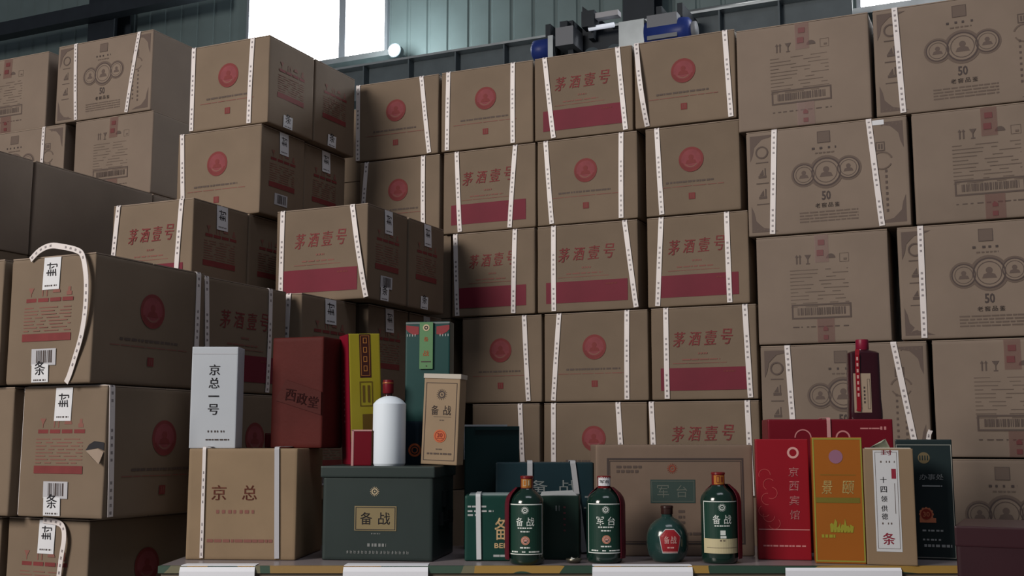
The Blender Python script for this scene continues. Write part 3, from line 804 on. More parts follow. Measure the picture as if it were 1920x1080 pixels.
# camouflage oilcloth over the board
def camo():
    m = bpy.data.materials.new('camouflage_oilcloth'); m.use_nodes = True
    N = m.node_tree.nodes; L = m.node_tree.links; b = N['Principled BSDF']; b.inputs['Roughness'].default_value = 0.38
    tc = N.new('ShaderNodeTexCoord'); ns = N.new('ShaderNodeTexNoise'); ns.inputs['Scale'].default_value = 3.4; ns.inputs['Detail'].default_value = 1.5
    L.new(tc.outputs['Object'], ns.inputs['Vector'])
    cr = N.new('ShaderNodeValToRGB'); cr.color_ramp.interpolation = 'CONSTANT'
    e = cr.color_ramp.elements
    e[0].position = 0; e[0].color = (0.030, 0.065, 0.045, 1)
    e[1].position = .41; e[1].color = (0.36, 0.22, 0.055, 1)
    x = e.new(.50); x.color = (0.17, 0.16, 0.10, 1)
    x = e.new(.545); x.color = (0.05, 0.09, 0.065, 1)
    x = e.new(.62); x.color = (0.30, 0.19, 0.07, 1)
    L.new(ns.outputs['Fac'], cr.inputs[0]); L.new(cr.outputs[0], b.inputs['Base Color'])
    return m
CAMO = camo()
x0, x1, y0, y1 = -tw / 2, tw / 2, -td / 2, td / 2
cloth = empty('tablecloth', tpos((uL + uR) / 2, (VF + VBK) / 2), YAW, 'thin cloth, top sheen painted lilac grey, yellow green camouflage edge, covering the display table', 'tablecloth')
M3().box(x0, x1, y0 + .012, y1, TZ - .003, TZ - .0005).build('top_sheet', mat('lilac_sheen_cloth', (.23, .20, .205), .30, var=.12, vscale=5, spec=.5), cloth)  # top coloured lilac grey to carry the cloth's reflective sheen
tr = M3(); tr.box(x0, x1, y0, y0 + .012, TZ - .003, TZ - .0005).box(x0, x1, y0 - .002, y0, TZ - .016, TZ - .0008); tr.build('front_edge', CAMO, cloth)
M3().box(x0 - .002, x0, y0, y1, TZ - .016, TZ - .0008).build('side_edge', CAMO, cloth)
M3().box(x1, x1 + .002, y0, y1, TZ - .016, TZ - .0008).build('side_edge', CAMO, cloth)
# white paper sheets folded over the front edge
for px0, px1, vb, where in ((340, 478, .045, 'below the kraft carton at the left end'), (646, 802, .05, 'below the dark metal case'), (1112, 1297, .03, 'below the round jug'), (1472, 1688, -.004, 'below the red and orange boxes')):
    w = (px1 - px0) * m_per_px(VF, TZ); c = at_v((px0 + px1) / 2, VF, TZ)
    P = [(vb, .0006), (.02, .0008), (.004, .0010), (-.0035, -.003), (-.007, -.012), (-.008, -.06), (-.010, -.20)] if vb > 0 else [(-.0035, -.004), (-.007, -.010), (-.0085, -.06), (-.010, -.20)]
    V = []; Fc = []
    for i, (yy, zz) in enumerate(P):
        sk = .004 * i / len(P)
        V += [(-w / 2 - sk, yy, zz), (w / 2 + sk * .5, yy, zz), (w / 2 + sk * .5, yy + .0006, zz - .0003 * (zz > 0) ), (-w / 2 - sk, yy + .0006, zz - .0003 * (zz > 0))]
        if i:
            a = 4 * (i - 1); b = 4 * i
            for q in range(4): Fc.append((a + q, b + q, b + (q + 1) % 4, a + (q + 1) % 4))
    o = link('paper_sheet', V, Fc, mat('bright_paper', (0.78, 0.80, 0.86), 0.6), None); o.location = c; o.rotation_euler = (0, 0, YAW)
    tag(o, 'white paper sheet hanging over the table edge ' + where, 'paper sheet', 'white sheets on the table edge')

# ------------------------------------------------------------------ gift boxes
def gift(name, label, cat, px0, px1, ytop, v, z0, d, yaw, m, lean=0.0, group=None, b=.0015, part='body', hcut=0.0, n=2):
    a = math.radians(yaw)
    w = (px1 - px0) * m_per_px(v, z0) / math.cos(a)
    h = z_at(ytop, v) - z0
    c = at_v((px0 + px1) / 2, v, z0)
    rot = YAW + a
    c = c + Vector((-math.sin(rot), math.cos(rot), 0)) * (d / 2)
    if lean: c.z += abs(math.sin(math.radians(lean))) * w / 2
    r = empty(name, c, rot, label, cat, group, ry=math.radians(lean))
    fr = Frame(w, d, h - hcut, .0008)
    V, Fc = rbox(fr, b, n)
    link(part, V, Fc, m, r, True)
    return r, fr, w, h
def sun(p, cx, cy, r):
    p.ring(cx, cy, r * .42, r * .62, 20)
    for i in range(16):
        a = math.radians(22.5 * i); s = math.radians(6)
        p.poly([(cx + r * .70 * math.cos(a - s), cy + r * .70 * math.sin(a - s)), (cx + r * math.cos(a), cy + r * math.sin(a)), (cx + r * .70 * math.cos(a + s), cy + r * .70 * math.sin(a + s))])
    p.poly([(cx + r * .26 * math.cos(math.radians(90 + 36 * i)) * (1 if i % 2 == 0 else .45), cy + r * .26 * math.sin(math.radians(90 + 36 * i)) * (1 if i % 2 == 0 else .45)) for i in range(10)])
    return p
def lid(r, fr, over, dz0, dz1, m, name='lid'):
    L = Frame(fr.w + 2 * over, fr.d + 2 * over, dz1 - dz0, 0, dz0)
    V, Fc = rbox(L, .0015, 2); return link(name, V, Fc, m, r, True), L

GOLD = mat('gold_foil', (0.55, 0.34, 0.10), 0.35, metal=0.6)
CREAM = mat('cream_ink', (0.46, 0.37, 0.24), 0.6)
PALE = mat('pale_grey_ink', (0.40, 0.42, 0.42), 0.6)
DIMG = mat('dim_grey_ink', (0.16, 0.18, 0.18), 0.6)
WHITE = mat('white_card', (0.45, 0.485, 0.53), 0.5, var=0.03)
DGREEN = mat('dark_green_card', (0.008, 0.034, 0.034), 0.35, var=0.1)
DGREEN2 = mat('bottle_green_card', (0.010, 0.048, 0.038), 0.35, var=0.08)
ORANGE = mat('orange_stamp', (0.50, 0.12, 0.045), 0.6)
BRED = mat('bright_red_card', (0.235, 0.008, 0.016), 0.35, var=0.05)
DRED = mat('dark_red_card', (0.145, 0.006, 0.014), 0.4, var=0.06)
PINKW = mat('pale_pink_ink', (0.55, 0.30, 0.28), 0.5)
KRAFTB = mat('light_kraft_card', (0.285, 0.205, 0.130), 0.65, var=0.06, vscale=12)

# kraft carton at the left end of the table
vA = v_at(1050, TZ)
r, fr, w, h = gift('display_carton', 'light kraft carton with two red brown characters, at the left end of the table', 'carton', 345, 555, 841, vA, TZ, .25, -4, mat('tan_kraft_carton', (0.235, 0.165, 0.100), 0.7, var=0.08, bump=.2, bscale=14), b=.003)
zA = TZ + h
f = fr.front
P2().text('京', -.055, .60 * h, .135 * h, None, .02).text('总', .018, .60 * h, .135 * h, None, .02).put('lettering', f, .0006, mat('red_brown_ink', (0.115, 0.030, 0.018), .7), r)
P2().dashes(-.06, .03, .43 * h, .008, 3, (.006, .01), .006).dashes(-.08, .075, .17 * h, .007, 5, (.006, .02), .002).put('fine_print', f, .0006, PALER, r)
strap_round(fr, .145, .15, r, .008); strap_round(fr, .81, .835, r, .011, m=GREYP)

# white gift box
r, fr, w, h = gift('gift_box', 'white gift box with four black characters standing on the kraft carton', 'gift box', 354, 441, 650, vA + .055, zA, .072, 1, WHITE)
f = fr.front
P2().column('京总一号', 0, .835 * h, .105 * h, .130 * h, .022).put('lettering', f, .0006, BLACK, r)
P2().dashes(-.012, .028, .165 * h, .0045, 3, (.003, .004), .004).dashes(-.016, .04, .085 * h, .0035, 4, (.004, .01), .002).put('fine_print', f, .0006, INK, r)
P2().rect(-w / 2 + .002, .925 * h, w / 2 - .002, .929 * h, 3).put('lid_seam', f, .0005, GREYP, r)

# dark red leather-look case
LEA = mat('oxblood_leather', (0.072, 0.013, 0.011), 0.6, spec=0.1, var=0.15, vscale=9, bump=.08, bscale=120)
r, fr, w, h = gift('gift_case', 'dark red leather look case with an embossed sash, beside the white gift box', 'gift box', 502, 606, 632, vA + .11, zA, .105, -20, LEA, b=.004)
f = fr.front
V = []; q = [(-.40 * w, .43 * h), (.485 * w, .295 * h), (.485 * w, .50 * h), (-.20 * w, .615 * h)]
sash = M3(); A = [f(x, y, .004) for x, y in q] + [f(x, y, -.001) for x, y in q]
sash.add(A, [(0, 1, 2, 3), (0, 4, 5, 1), (1, 5, 6, 2), (2, 6, 7, 3), (3, 7, 4, 0)]).build('sash', mat('dark_leather_sash', (0.058, 0.012, 0.010), .6, spec=.1, bump=.08, bscale=120), r)
P2().text('西', -.10 * w, .475 * h, .105 * h, .20 * w, .02, 0, -.13).text('政', .12 * w, .44 * h, .105 * h, .20 * w, .02, 0, -.13).text('堂', .34 * w, .41 * h, .10 * h, .19 * w, .02, 0, -.13).put('embossed_lettering', f, .0048, mat('sash_emboss', (0.026, 0.007, 0.007), .7, spec=.05), r)
r, fr, w, h = gift('gift_box', 'small red box mostly hidden behind the leather look case', 'gift box', 496, 560, 812, vA + .253, zA, .012, 0, DRED)
P2().rect(-w / 2 + .003, h - .004, w / 2 - .003, h - .002).put('lid_seam', fr.front, .0005, PALER, r)

# dark metal case with lid
MET = mat('gunmetal_case', (0.028, 0.040, 0.038), 0.42, metal=0.25, var=0.06)
vM = v_at(1051.5, TZ)
r, fr, w, h = gift('metal_case', 'dark grey green metal case with gold plaque in the middle left of the table', 'metal case', 600, 812, 874, vM, TZ, .225, -9, MET, b=.003, hcut=.022)
zM = TZ + h
ld, LF = lid(r, fr, .005, h - .026, h, MET)
f = fr.front
pl = P2().rect(-.205 * w, .315 * h, .175 * w, .575 * h, 3, 2).put('plaque', f, .0012, mat('tan_gold_plate', (.21, .165, .085), .45), r)
P2().frame(-.195 * w, .325 * h, .165 * w, .565 * h, .0015).text('备', -.098 * w, .445 * h, .13 * h, None, .008).text('战', .065 * w, .445 * h, .13 * h, None, .008).put('plaque_lettering', f, .0017, BLACK, pl)
sun(P2(), -.025 * w, .73 * h, .055 * h).put('sun_emblem', f, .0008, CREAM, r)
GI = mat('mid_grey_ink', (.19, .20, .195), .6)
P2().dashes(-.05 * w, .03 * w, .285 * h, .003, 6, (.002, .003), .002).put('fine_print', f, .0008, GI, r)
P2().dashes(-.085 * w, .085 * w, .165 * h, .007, 2, (.004, .006), .003).put('fine_print', f, .0008, GI, r)
l = P2()
for i in range(17):
    xx = (-.275 + .034 * i) * w; l.rect(xx, .075 * h, xx + .0045, .079 * h).rect(xx, .09 * h, xx + .0045, .094 * h).rect(xx + (.0 if i % 3 else .002), .079 * h, xx + (.0012 if i % 3 else .0034), .105 * h).rect(xx + .0034, .082 * h, xx + .0046, .100 * h)
l.put('fine_print', f, .0008, GI, r)
M3().box(w / 2, w / 2 + .010, -.02, .02, .55 * h, .72 * h).build('latch', mat('latch_dark', (.02, .025, .025), .35, metal=.6), r)
hd = M3(); hd.box(w / 2 + .004, w / 2 + .012, -.05, .05, .38 * h, .40 * h).box(w / 2, w / 2 + .012, -.056, -.05, .36 * h, .50 * h).box(w / 2, w / 2 + .012, .05, .056, .36 * h, .50 * h)
hd.build('handle', MATS['latch_dark'], r)

# things on the metal case
YEL = mat('yellow_card', (0.30, 0.255, 0.020), 0.4, var=0.05)
r, fr, w, h = gift('gift_box', 'tall yellow gift box with red spine behind the white bottle', 'gift box', 661, 717, 627, vM + .150, zM, .075, 24, YEL, lean=-2.5)
M3().box(-fr.w / 2 - .0022, -fr.w / 2 - .0006, -fr.d / 2, fr.d / 2, .001, h - .001).build('spine', mat('crimson_card', (0.19, 0.006, 0.020), .4), r)
l = P2()
for i in range(9): l.rect(-.004, (.69 - .046 * i) * h, .000, (.705 - .046 * i) * h)
l.put('spine_lettering', fr.left, .0028, PINKW, r)
f = fr.front
P2().rect(-.17 * w, .66 * h, .19 * w, .995 * h, 1, 3).put('dark_panel', f, .0005, mat('deep_brown_ink', (.045, .012, .010), .5), r)
P2().frame(-.13 * w, .675 * h, .15 * w, .985 * h, .0012).frame(-.05 * w, 0.925 * h, .07 * w, 0.968 * h, .0016).frame(-.05 * w, 0.853 * h, .07 * w, 0.896 * h, .0016).frame(-.05 * w, 0.781 * h, .07 * w, 0.824 * h, .0016).frame(-.05 * w, 0.709 * h, .07 * w, 0.752 * h, .0016).put('panel_lettering', f, .0009, mat('orange_gold_ink', (0.42, .17, .04), .5), r)
P2().frame(-.19 * w, .44 * h, .22 * w, .63 * h, .002).rect(-.10 * w, .47 * h, -.03 * w, .60 * h).rect(.06 * w, .47 * h, .13 * w, .60 * h).rect(-.12 * w, .0 * h + .002, .26 * w, .38 * h).put('lower_panels', f, .0006, mat('olive_brown_ink', (.11, .065, .012), .5), r)
r, fr, w, h = gift('gift_box', 'small dark red box with pale edge, left of the white bottle', 'gift box', 661, 696, 806, vM + .05, zM, .04, 6, DRED)
M3().box(-fr.w / 2 - .0035, -fr.w / 2 + .002, -fr.d / 2 - .001, fr.d / 2, .0, h).build('edge_strip', mat('pale_pink_card', (.50, .27, .26), .5), r)
M3().box(-fr.w / 2 - .003, fr.w / 2, -fr.d / 2 - .001, -fr.d / 2 + .002, h - .003, h + .0005).build('rim', MATS['pale_pink_card'], r)
# white domed bottle
def lathe_thing(name, label, cat, pxc, v, z0, parts, group=None, rz=0.0):
    p = at_v(pxc, v, z0); r = empty(name, p, YAW + rz, label, cat, group)
    for nm, prof, m in parts:
        o = M3().lathe(prof, 36).build(nm, m, r); smooth_by_angle(o, 40)
    return r
s = m_per_px(vM + .07, zM); R = 31 * s; H = 130 * s
lathe_thing('ceramic_bottle', 'plain white bottle with a domed top standing on the metal case', 'bottle', 729, vM + .075, zM,
  [('body', [(R * .90, 0), (R * .97, .002), (R, .006), (R, H * .882), (R * .97, H * .890), (R * .80, H * .935), (R * .60, H * .968), (R * .36, H * .99), (R * .1, H)], mat('white_ceramic', (0.74, 0.82, 0.90), 0.45)),
   ('base_ring', [(R * .88, -.0), (R * .93, .0), (R * .93, .0015)], MATS['white_ceramic'])])
CAPG = mat('dull_copper_rim', (.30, .10, .04), .4, metal=.4)
s = m_per_px(vM + .15, zM); H = z_at(713, vM + .15) - zM
lathe_thing('liquor_bottle', 'maroon bottle with red and gold cap behind the white domed bottle', 'bottle', 726, vM + .142, zM,
  [('body', [(.017, 0), (.020, .004), (.020, H * .62), (.016, H * .72), (.010, H * .80), (.010, H * .84)], mat('maroon_glaze', (.030, .005, .009), .2, coat=.5)),
   ('cap', [(.0125, H * .84), (.0135, H * .85), (.0135, H * .96), (.013, H)], DRED),
   ('cap_rim', [(.0142, H * .955), (.0145, H * .96), (.0145, H * .968), (.0142, H * .972)], CAPG)])
# tall green gift box with hanging tag
TEAL = mat('teal_green_card', (0.010, 0.050, 0.048), 0.4, var=0.06)
r, fr, w, h = gift('gift_box', 'tall teal green gift box with a light green tag, standing on the metal case', 'gift box', 757, 842, 603, vM + .165, zM, .050, -9, TEAL)
f = fr.front
for sx, sg in ((-1, 1), (1, -1)):
    fl_ = P2(); rr = random.Random(3)
    x0 = sx * w * .49
    fl_.poly([(x0, .975 * h), (x0 + sg * .29 * w, .965 * h), (x0 + sg * .29 * w, .91 * h), (x0 + sg * .18 * w, .905 * h), (x0 + sg * .06 * w, .925 * h), (x0, .945 * h)])
    o = fl_.put('flower_print', f, .0006, mat('flower_red', (.22, .03, .035), .6), r)
    d_ = P2()
    for i in range(4): d_.rect(x0 + sg * (.02 + .06 * i) * w, .895 * h, x0 + sg * (.02 + .06 * i) * w + .0018 * sg, .912 * h)
    d_.put('tassel_print', f, .0006, PALE, r)
P2().rect(-w * .495, .985 * h, w * .495, .996 * h, 3).put('lid_seam', f, .0006, DIMG, r)
tg = M3().box(-.17 * w, .13 * w, -fr.d / 2 - .006, -fr.d / 2 - .0035, .665 * h, .995 * h).build('tag', mat('light_green_card', (0.095, 0.21, 0.095), .45), r)
tf = lambda x, y, o: Vector((x, -fr.d / 2 - .006 - o, y))
P2().disc(-.02 * w, .955 * h, .055 * w).put('tag_emblem', tf, .0005, BLACK, tg)
P2().ring(-.02 * w, .955 * h, .045 * w, .075 * w).disc(-.02 * w, .955 * h, .02 * w).put('tag_emblem_ring', tf, .0008, CREAM, tg)
P2().text('备', -.02 * w, .875 * h, .032 * h, None, .02).text('战', -.02 * w, .775 * h, .04 * h, None, .02).put('tag_lettering', tf, .0006, ORANGE, tg)
P2().rect(-.13 * w, .712 * h, .09 * w, .719 * h).disc(-.01 * w, .685 * h, .016 * w).put('tag_foot_print', tf, .0006, INK, tg)
M3().box(-fr.w / 2 - .001, fr.w / 2 + .001, -fr.d / 2 - .0018, fr.d / 2, 0, .30 * h).build('base_section', mat('navy_card', (.008, .022, .038), .4), r)
lf = lambda x, y, o: Vector((x, -fr.d / 2 - .0018 - o, y))
P2().ring(-.26 * w, .10 * h, .10 * w, .145 * w).ring(-.26 * w, .10 * h, .05 * w, .075 * w).put('round_seal', lf, .0006, ORANGE, r)
# kraft box on the metal case
r, fr, w, h = gift('gift_box', 'kraft gift box with dark border and orange stamp, tilted on the metal case', 'gift box', 788, 857, 703, vM + .075, zM, .055, -13, KRAFTB, lean=2.2)
f = fr.front
M3().box(-fr.w / 2 - .0015, fr.w / 2 + .0015, -fr.d / 2 - .0018, fr.d / 2 + .0015, h - .010, h + .001).build('lid_edge', mat('off_white_card', (.48, .44, .38), .6), r)
P2().frame(-.44 * w, .045 * h, .42 * w, .905 * h, .0014).put('border', f, .0006, INK, r)
sun(P2(), .0, .775 * h, .065 * h).put('sun_emblem', f, .0006, INK, r)
P2().text('备', -.17 * w, .60 * h, .105 * h, .20 * w, .006).text('战', .17 * w, .60 * h, .105 * h, .21 * w, .006).put('lettering', f, .0006, INK, r)
P2().rect(-.20 * w, .525 * h, .28 * w, .529 * h).dashes(-.03 * w, .09 * w, .49 * h, .002, 2, (.003, .004), .001).dashes(-.1 * w, .08 * w, .17 * h, .0025, 2, (.003, .005), .001).dashes(-.34 * w, .34 * w, .12 * h, .004, 3, (.004, .010), .002).put('fine_print', f, .0006, INKM, r)
st = P2().disc(.0, .315 * h, .072 * h).put('round_stamp', f, .0006, ORANGE, r)
P2().ring(.0, .315 * h, .052 * h, .058 * h).text('30', 0, .325 * h, .05 * h, None, .03).rect(-.04 * h, .285 * h, .04 * h, .29 * h).put('stamp_figure', f, .0010, mat('stamp_dark', (.22, .03, .015), .6), st)

# dark green boxes
r, fr, w, h = gift('gift_box', 'plain dark green box with a white rim, highest of the dark green boxes', 'gift box', 870, 974, 799, 2.955, TZ, .08, 0, DGREEN)
M3().box(-fr.w / 2 - .0005, .28 * fr.w, -fr.d / 2 - .001, -fr.d / 2 + .003, h - .001, h + .004).build('rim', mat('rim_white', (.50, .52, .54), .6), r)
M3().box(-fr.w / 2 - .0015, -fr.w / 2, -fr.d / 2 - .001, -fr.d / 2 + .002, h - .085, h).build('side_edge', MATS['rim_white'], r)
M3().box(-.30 * fr.w, fr.w / 2, -fr.d / 2 - .006, -fr.d / 2, h - .010, h - .002).build('flap', DGREEN, r)
r, fr, w, h = gift('carton', 'dark green carton with two white straps and grey characters, left of the framed kraft case', 'carton', 929, 1114, 867, 2.845, TZ, .095, 0, mat('dark_teal_carton', (.009, .026, .034), .4, var=.08), b=.002)
f = fr.front
P2().text('备', .020 * w - .02, .735 * h, .14 * h, .19 * w).text('战', .155 * w + .022, .735 * h, .14 * h, .19 * w).ring(.305 * w, .80 * h, .003, .005, 10).put('lettering', f, .0006, DIMG, r)
P2().dashes(.41 * w, .46 * w, .62 * h, .004, 1).dashes(.40 * w, .46 * w, .50 * h, .004, 2).put('fine_print', f, .0006, DIMG, r)
STG = mat('grey_strap', (.36, .37, .39), .5)
strap_round(fr, .35, .35, r, .013, m=STG); strap_round(fr, .79, .90, r, .013, m=STG)
r, fr, w, h = gift('gift_box', 'green box with cream lettering and white strap, in front beside the metal case', 'gift box', 871, 1006, 929, v_at(1052, TZ), TZ, .115, 0, DGREEN2, b=.003)
f = fr.front
P2().text('备', .005 * w, .49 * h, .34 * h, .17 * w, .015).text('战', .24 * w, .49 * h, .34 * h, .17 * w, .015).text('BEIZHAN', .155 * w, .235 * h, .075 * h, .48 * w, .015).put('lettering', f, .0006, mat('warm_cream_ink', (.60, .42, .22), .5), r)
P2().dashes(-.10 * w, .44 * w, .08 * h, .005, 3, (.01, .03), .001).dashes(-.46 * w, -.20 * w, .83 * h, .004, 4, (.006, .014), .003).dashes(-.46 * w, -.10 * w, .76 * h, .004, 5, (.006, .014), .003).dashes(-.46 * w, -.30 * w, .70 * h, .004, 6, (.006, .014), .003).put('fine_print', f, .0006, PALE, r)
M3().box(-.44 * w, .45 * w, -fr.d / 2 + .006, fr.d / 2 - .006, h - .0005, h + .002).build('top_flap', mat('pale_teal_card', (.26, .33, .33), .5), r)
strap_round(fr, .185, .20, r, .011, m=mat('white_strap', (.60, .63, .65), .45))
r, fr, w, h = gift('gift_box', 'dark green box with torn top edge whitened for glare, half hidden by the leftmost bottle', 'gift box', 1013, 1086, 929, v_at(1052, TZ) + .03, TZ, .095, -6, mat('black_green_card', (.010, .026, .020), .35, var=.1))
tm = M3(); hw, hd_ = fr.w / 2, fr.d / 2
tm.add([(-hw, -hd_, h + .0005), (.9 * hw, -hd_ * .9, h + .0005), (.6 * hw, hd_ * .2, h + .010), (-hw, hd_ * .3, h + .006), (-hw, -hd_, h - .001), (.9 * hw, -hd_ * .9, h - .001), (.6 * hw, hd_ * .2, h + .003), (-hw, hd_ * .3, h)],
       [(0, 1, 2, 3), (7, 6, 5, 4), (0, 4, 5, 1), (1, 5, 6, 2), (2, 6, 7, 3), (3, 7, 4, 0)])
tm.build('torn_flap', PALE, r)  # pale colour of the flap stands for glare on the box top
P2().dashes(-.10 * w, .0, .80 * h, .012, 2, (.002, .003), .003).put('lettering', fr.front, .0006, DIMG, r)
l = P2()
for i in range(5): l.rect(.10 * w, (.80 - .09 * i) * h, .16 * w, (.83 - .09 * i) * h)
l.put('column_lettering', fr.front, .0006, mat('dim_maroon_ink', (.09, .03, .035), .6), r)

# framed kraft case behind the bottles
vC = v_at(1043, TZ)
r, fr, w, h = gift('display_carton', 'wide kraft case with double line frame and green plaque, behind the bottles', 'carton', 1119, 1416, 834, vC, TZ, .19, 0, mat('brown_kraft_case', (0.180, 0.128, 0.095), 0.7, var=0.08, bump=.2, bscale=14), b=.003)
f = fr.front
P2().frame(-.43 * w, .105 * h, .44 * w, .88 * h, .0042).frame(-.415 * w, .13 * h, .425 * w, .855 * h, .0016).put('border', f, .0006, INK, r)
sun(P2(), -.015 * w, .785 * h, .05 * h).put('sun_emblem', f, .0006, mat('red_brown_print', (.26, .05, .03), .6), r)
pq = P2().rect(-.155 * w, .475 * h, .13 * w, .685 * h, 3, 2).put('plaque', f, .0006, mat('grey_green_print', (.040, .065, .058), .6), r)
P2().frame(-.148 * w, .487 * h, .123 * w, .673 * h, .0012).text('军', -.075 * w, .58 * h, .11 * h, None, .0).text('台', .045 * w, .58 * h, .11 * h, None, .0).put('plaque_lettering', f, .0010, mat('plaque_grey', (.12, .135, .115), .6), pq)
l = P2().dashes(-.37 * w, -.21 * w, .80 * h, .006, 2, (.006, .012), .003).dashes(-.37 * w, -.23 * w, .76 * h, .006, 3, (.006, .012), .003)
for i in range(4): l.dashes(.02 * w, .06 * w, (.40 - .05 * i) * h, .006, i, (.006, .02), .002)
l.dashes(.02 * w, .18 * w, .20 * h, .006, 9, (.006, .02), .002)
l.put('fine_print', f, .0006, INKM, r)

# red, orange, kraft and dark boxes at the right end
r, fr, w, h = gift('gift_box', 'bright red gift box with vertical pale characters, left of the orange box', 'gift box', 1424, 1520, 823, v_at(1050, TZ), TZ, .080, -10, BRED)
f = fr.front
P2().ring(.21 * w, .885 * h, .030 * h, .048 * h).put('ring_emblem', f, .0006, PINKW, r)
P2().column('京西宾馆', .21 * w, .785 * h, .078 * h, .118 * h, .005, .1).put('lettering', f, .0006, mat('soft_pink_ink', (.50, .20, .20), .5), r)
P2().rect(-w * .48, .245 * h, w * .48, .253 * h, 4).dashes(-.40 * w, .40 * w, .115 * h, .0035, 4, (.004, .012), .002).put('ruled_print', f, .0006, MATS['soft_pink_ink'], r)
l = P2()
for i, (x, t) in enumerate(((-.34, .70), (-.26, .62), (-.30, .50), (-.36, .40), (-.28, .36), (-.18, .30), (-.22, .55))):
    l.ring(x * w, t * h, .045 * h, .050 * h, 12, 40 * i, 40 * i + 200)
l.put('faint_drawing', f, .0006, mat('faint_red_ink', (.40, .06, .06), .5), r)
vO = v_at(1057, TZ)
OR = mat('orange_gold_card', (0.33, 0.105, 0.016), 0.32, var=.04, metal=.15)
r, fr, w, h = gift('gift_box', 'orange gold gift box with golden characters, between the red and kraft boxes', 'gift box', 1532, 1622, 820, vO, TZ, .072, -12, OR)
f = fr.front
P2().frame(-w / 2 + .0012, .004, w / 2 - .0012, h - .002, .0030).put('foil_edge', f, .0005, mat('yellow_green_foil', (.42, .42, .08), .25, metal=.5), r)
P2().disc(-.03 * w, .845 * h, .14 * w, 20, .055 * h).put('violet_emblem', f, .0006, mat('violet_ink', (.24, .11, .17), .5), r)
P2().text('景', -.22 * w, .60 * h, .105 * h, .20 * w, .01, .1).text('颐', .20 * w, .60 * h, .105 * h, .22 * w, .01, .1).put('lettering', f, .0006, mat('bright_gold_ink', (.55, .42, .16), .35, metal=.3), r)
P2().rect(-.35 * w, .698 * h, .35 * w, .702 * h, 3).put('thin_rule', f, .0006, mat('olive_gold_ink', (.17, .14, .025), .4, metal=.2), r)
P2().rect(-.45 * w, .478 * h, .42 * w, .520 * h, 4).put('olive_stripe', f, .0006, mat('olive_gold_ink', (.17, .14, .025), .4, metal=.2), r)
l = P2()
for i in range(7): l.poly([((-.18 + .065 * i) * w, .245 * h), ((-.13 + .065 * i) * w, .245 * h), ((-.11 + .065 * i) * w, (.30 + .03 * math.sin(i)) * h), ((-.15 + .065 * i) * w, (.32 + .035 * math.sin(i * 2)) * h), ((-.19 + .065 * i) * w, (.29 + .02 * math.cos(i)) * h)])
l.dashes(-.36 * w, -.08 * w, .215 * h, .007, 3, (.004, .010), .002)
l.put('gold_relief', f, .0007, mat('lime_gold_ink', (.34, .32, .04), .35, metal=.3), r)
r, fr, w, h = gift('gift_box', 'kraft gift box with a white seal strip down its front, right of the orange box', 'gift box', 1630, 1717, 841, v_at(1060, TZ), TZ, .075, -16, mat('dull_kraft_card', (.215, .150, .092), .65, var=.05))
f = fr.front
ls = P2().rect(-.30 * w, .115 * h, .21 * w, .985 * h, 2, 5).put('seal_strip', f, .0006, mat('strip_white', (.50, .51, .53), .6), r)
P2().frame(-.265 * w, .14 * h, .175 * w, .97 * h, .0008).dashes(-.16 * w, .13 * w, .885 * h, .004, 2, (.002, .003), .006).dashes(-.17 * w, .10 * w, .355 * h, .004, 2, (.002, .003), .006).rect(.105 * w, .44 * h, .115 * w, .70 * h).put('strip_rules', f, .0010, INKM, ls)
P2().column('十四领供', -.11 * w, .77 * h, .052 * h, .082 * h, .02).text('德', -.11 * w, .415 * h, .052 * h, None, .02).put('strip_lettering', f, .0010, BLACK, ls)
P2().rect(.055 * w, .74 * h, .145 * w, .825 * h).text('封', -.03 * w, .965 * h, .045 * h, .22 * w, .04).text('条', -.05 * w, .225 * h, .10 * h, .24 * w, .04).put('red_strip_lettering', f, .0010, mat('strip_red', (.22, .012, .03), .6), ls)
fm = M3(); y_ = fr.d / 2
A = [(-.38 * w, y_ - .01, h), (.08 * w, y_ - .01, h), (-.02 * w, y_ - .03, h + .022), (-.10 * w, y_ - .03, h + .014)]
fm.add(A + [(x, y + .002, z) for x, y, z in A], [(0, 1, 2, 3), (7, 6, 5, 4), (0, 4, 5, 1), (1, 5, 6, 2), (2, 6, 7, 3), (3, 7, 4, 0)]).build('top_flap', mat('pale_green_card', (.33, .36, .28), .6), r)
M3().box(-.46 * w, .46 * w, -fr.d / 2 + .002, fr.d / 2 - .002, h - .0002, h + .0015).build('lid_edge', MATS['off_white_card'], r)
DK = mat('blackish_green_card', (.012, .022, .024), .35, var=.06)
r, fr, w, h = gift('gift_box', 'tall blackish green gift box with an orange rosette, behind the kraft seal box', 'gift box', 1693, 1789, 824, v_at(1050, TZ) + .01, TZ, .075, -19, DK)
f = fr.front
P2().frame(-w / 2 + .002, .004, w / 2 - .002, h - .012, .0014).put('border', f, .0006, mat('frame_grey_ink', (.30, .30, .27), .5), r)
em = P2().disc(.0, .845 * h, .048 * h).put('round_emblem', f, .0006, mat('dull_gold_ink', (.12, .09, .045), .5), r)
q = P2()
for i in range(4): q.rect((-.08 + .045 * i) * w, .825 * h, (-.06 + .045 * i) * w, .865 * h)
q.put('emblem_figure', f, .0010, DK, em)
P2().text('办事处', .12 * w, .685 * h, .05 * h, .42 * w, .01, .15).dashes(-.05 * w, .30 * w, .61 * h, .003, 2, (.02, .04), .001).put('lettering', f, .0006, PALE, r)
ros = P2()
for i in range(12): ros.disc(math.cos(i * math.pi / 6) * .046 * h, .375 * h + math.sin(i * math.pi / 6) * .046 * h, .014 * h, 8)
ros.rect(-.055 * h, .305 * h, .075 * h, .345 * h)
rp = ros.put('rosette', f, .0006, mat('salmon_ink', (.62, .20, .10), .5), r)
P2().disc(0, .375 * h, .043 * h).put('rosette_centre', f, .0012, mat('rosette_red', (.30, .03, .018), .5), rp)
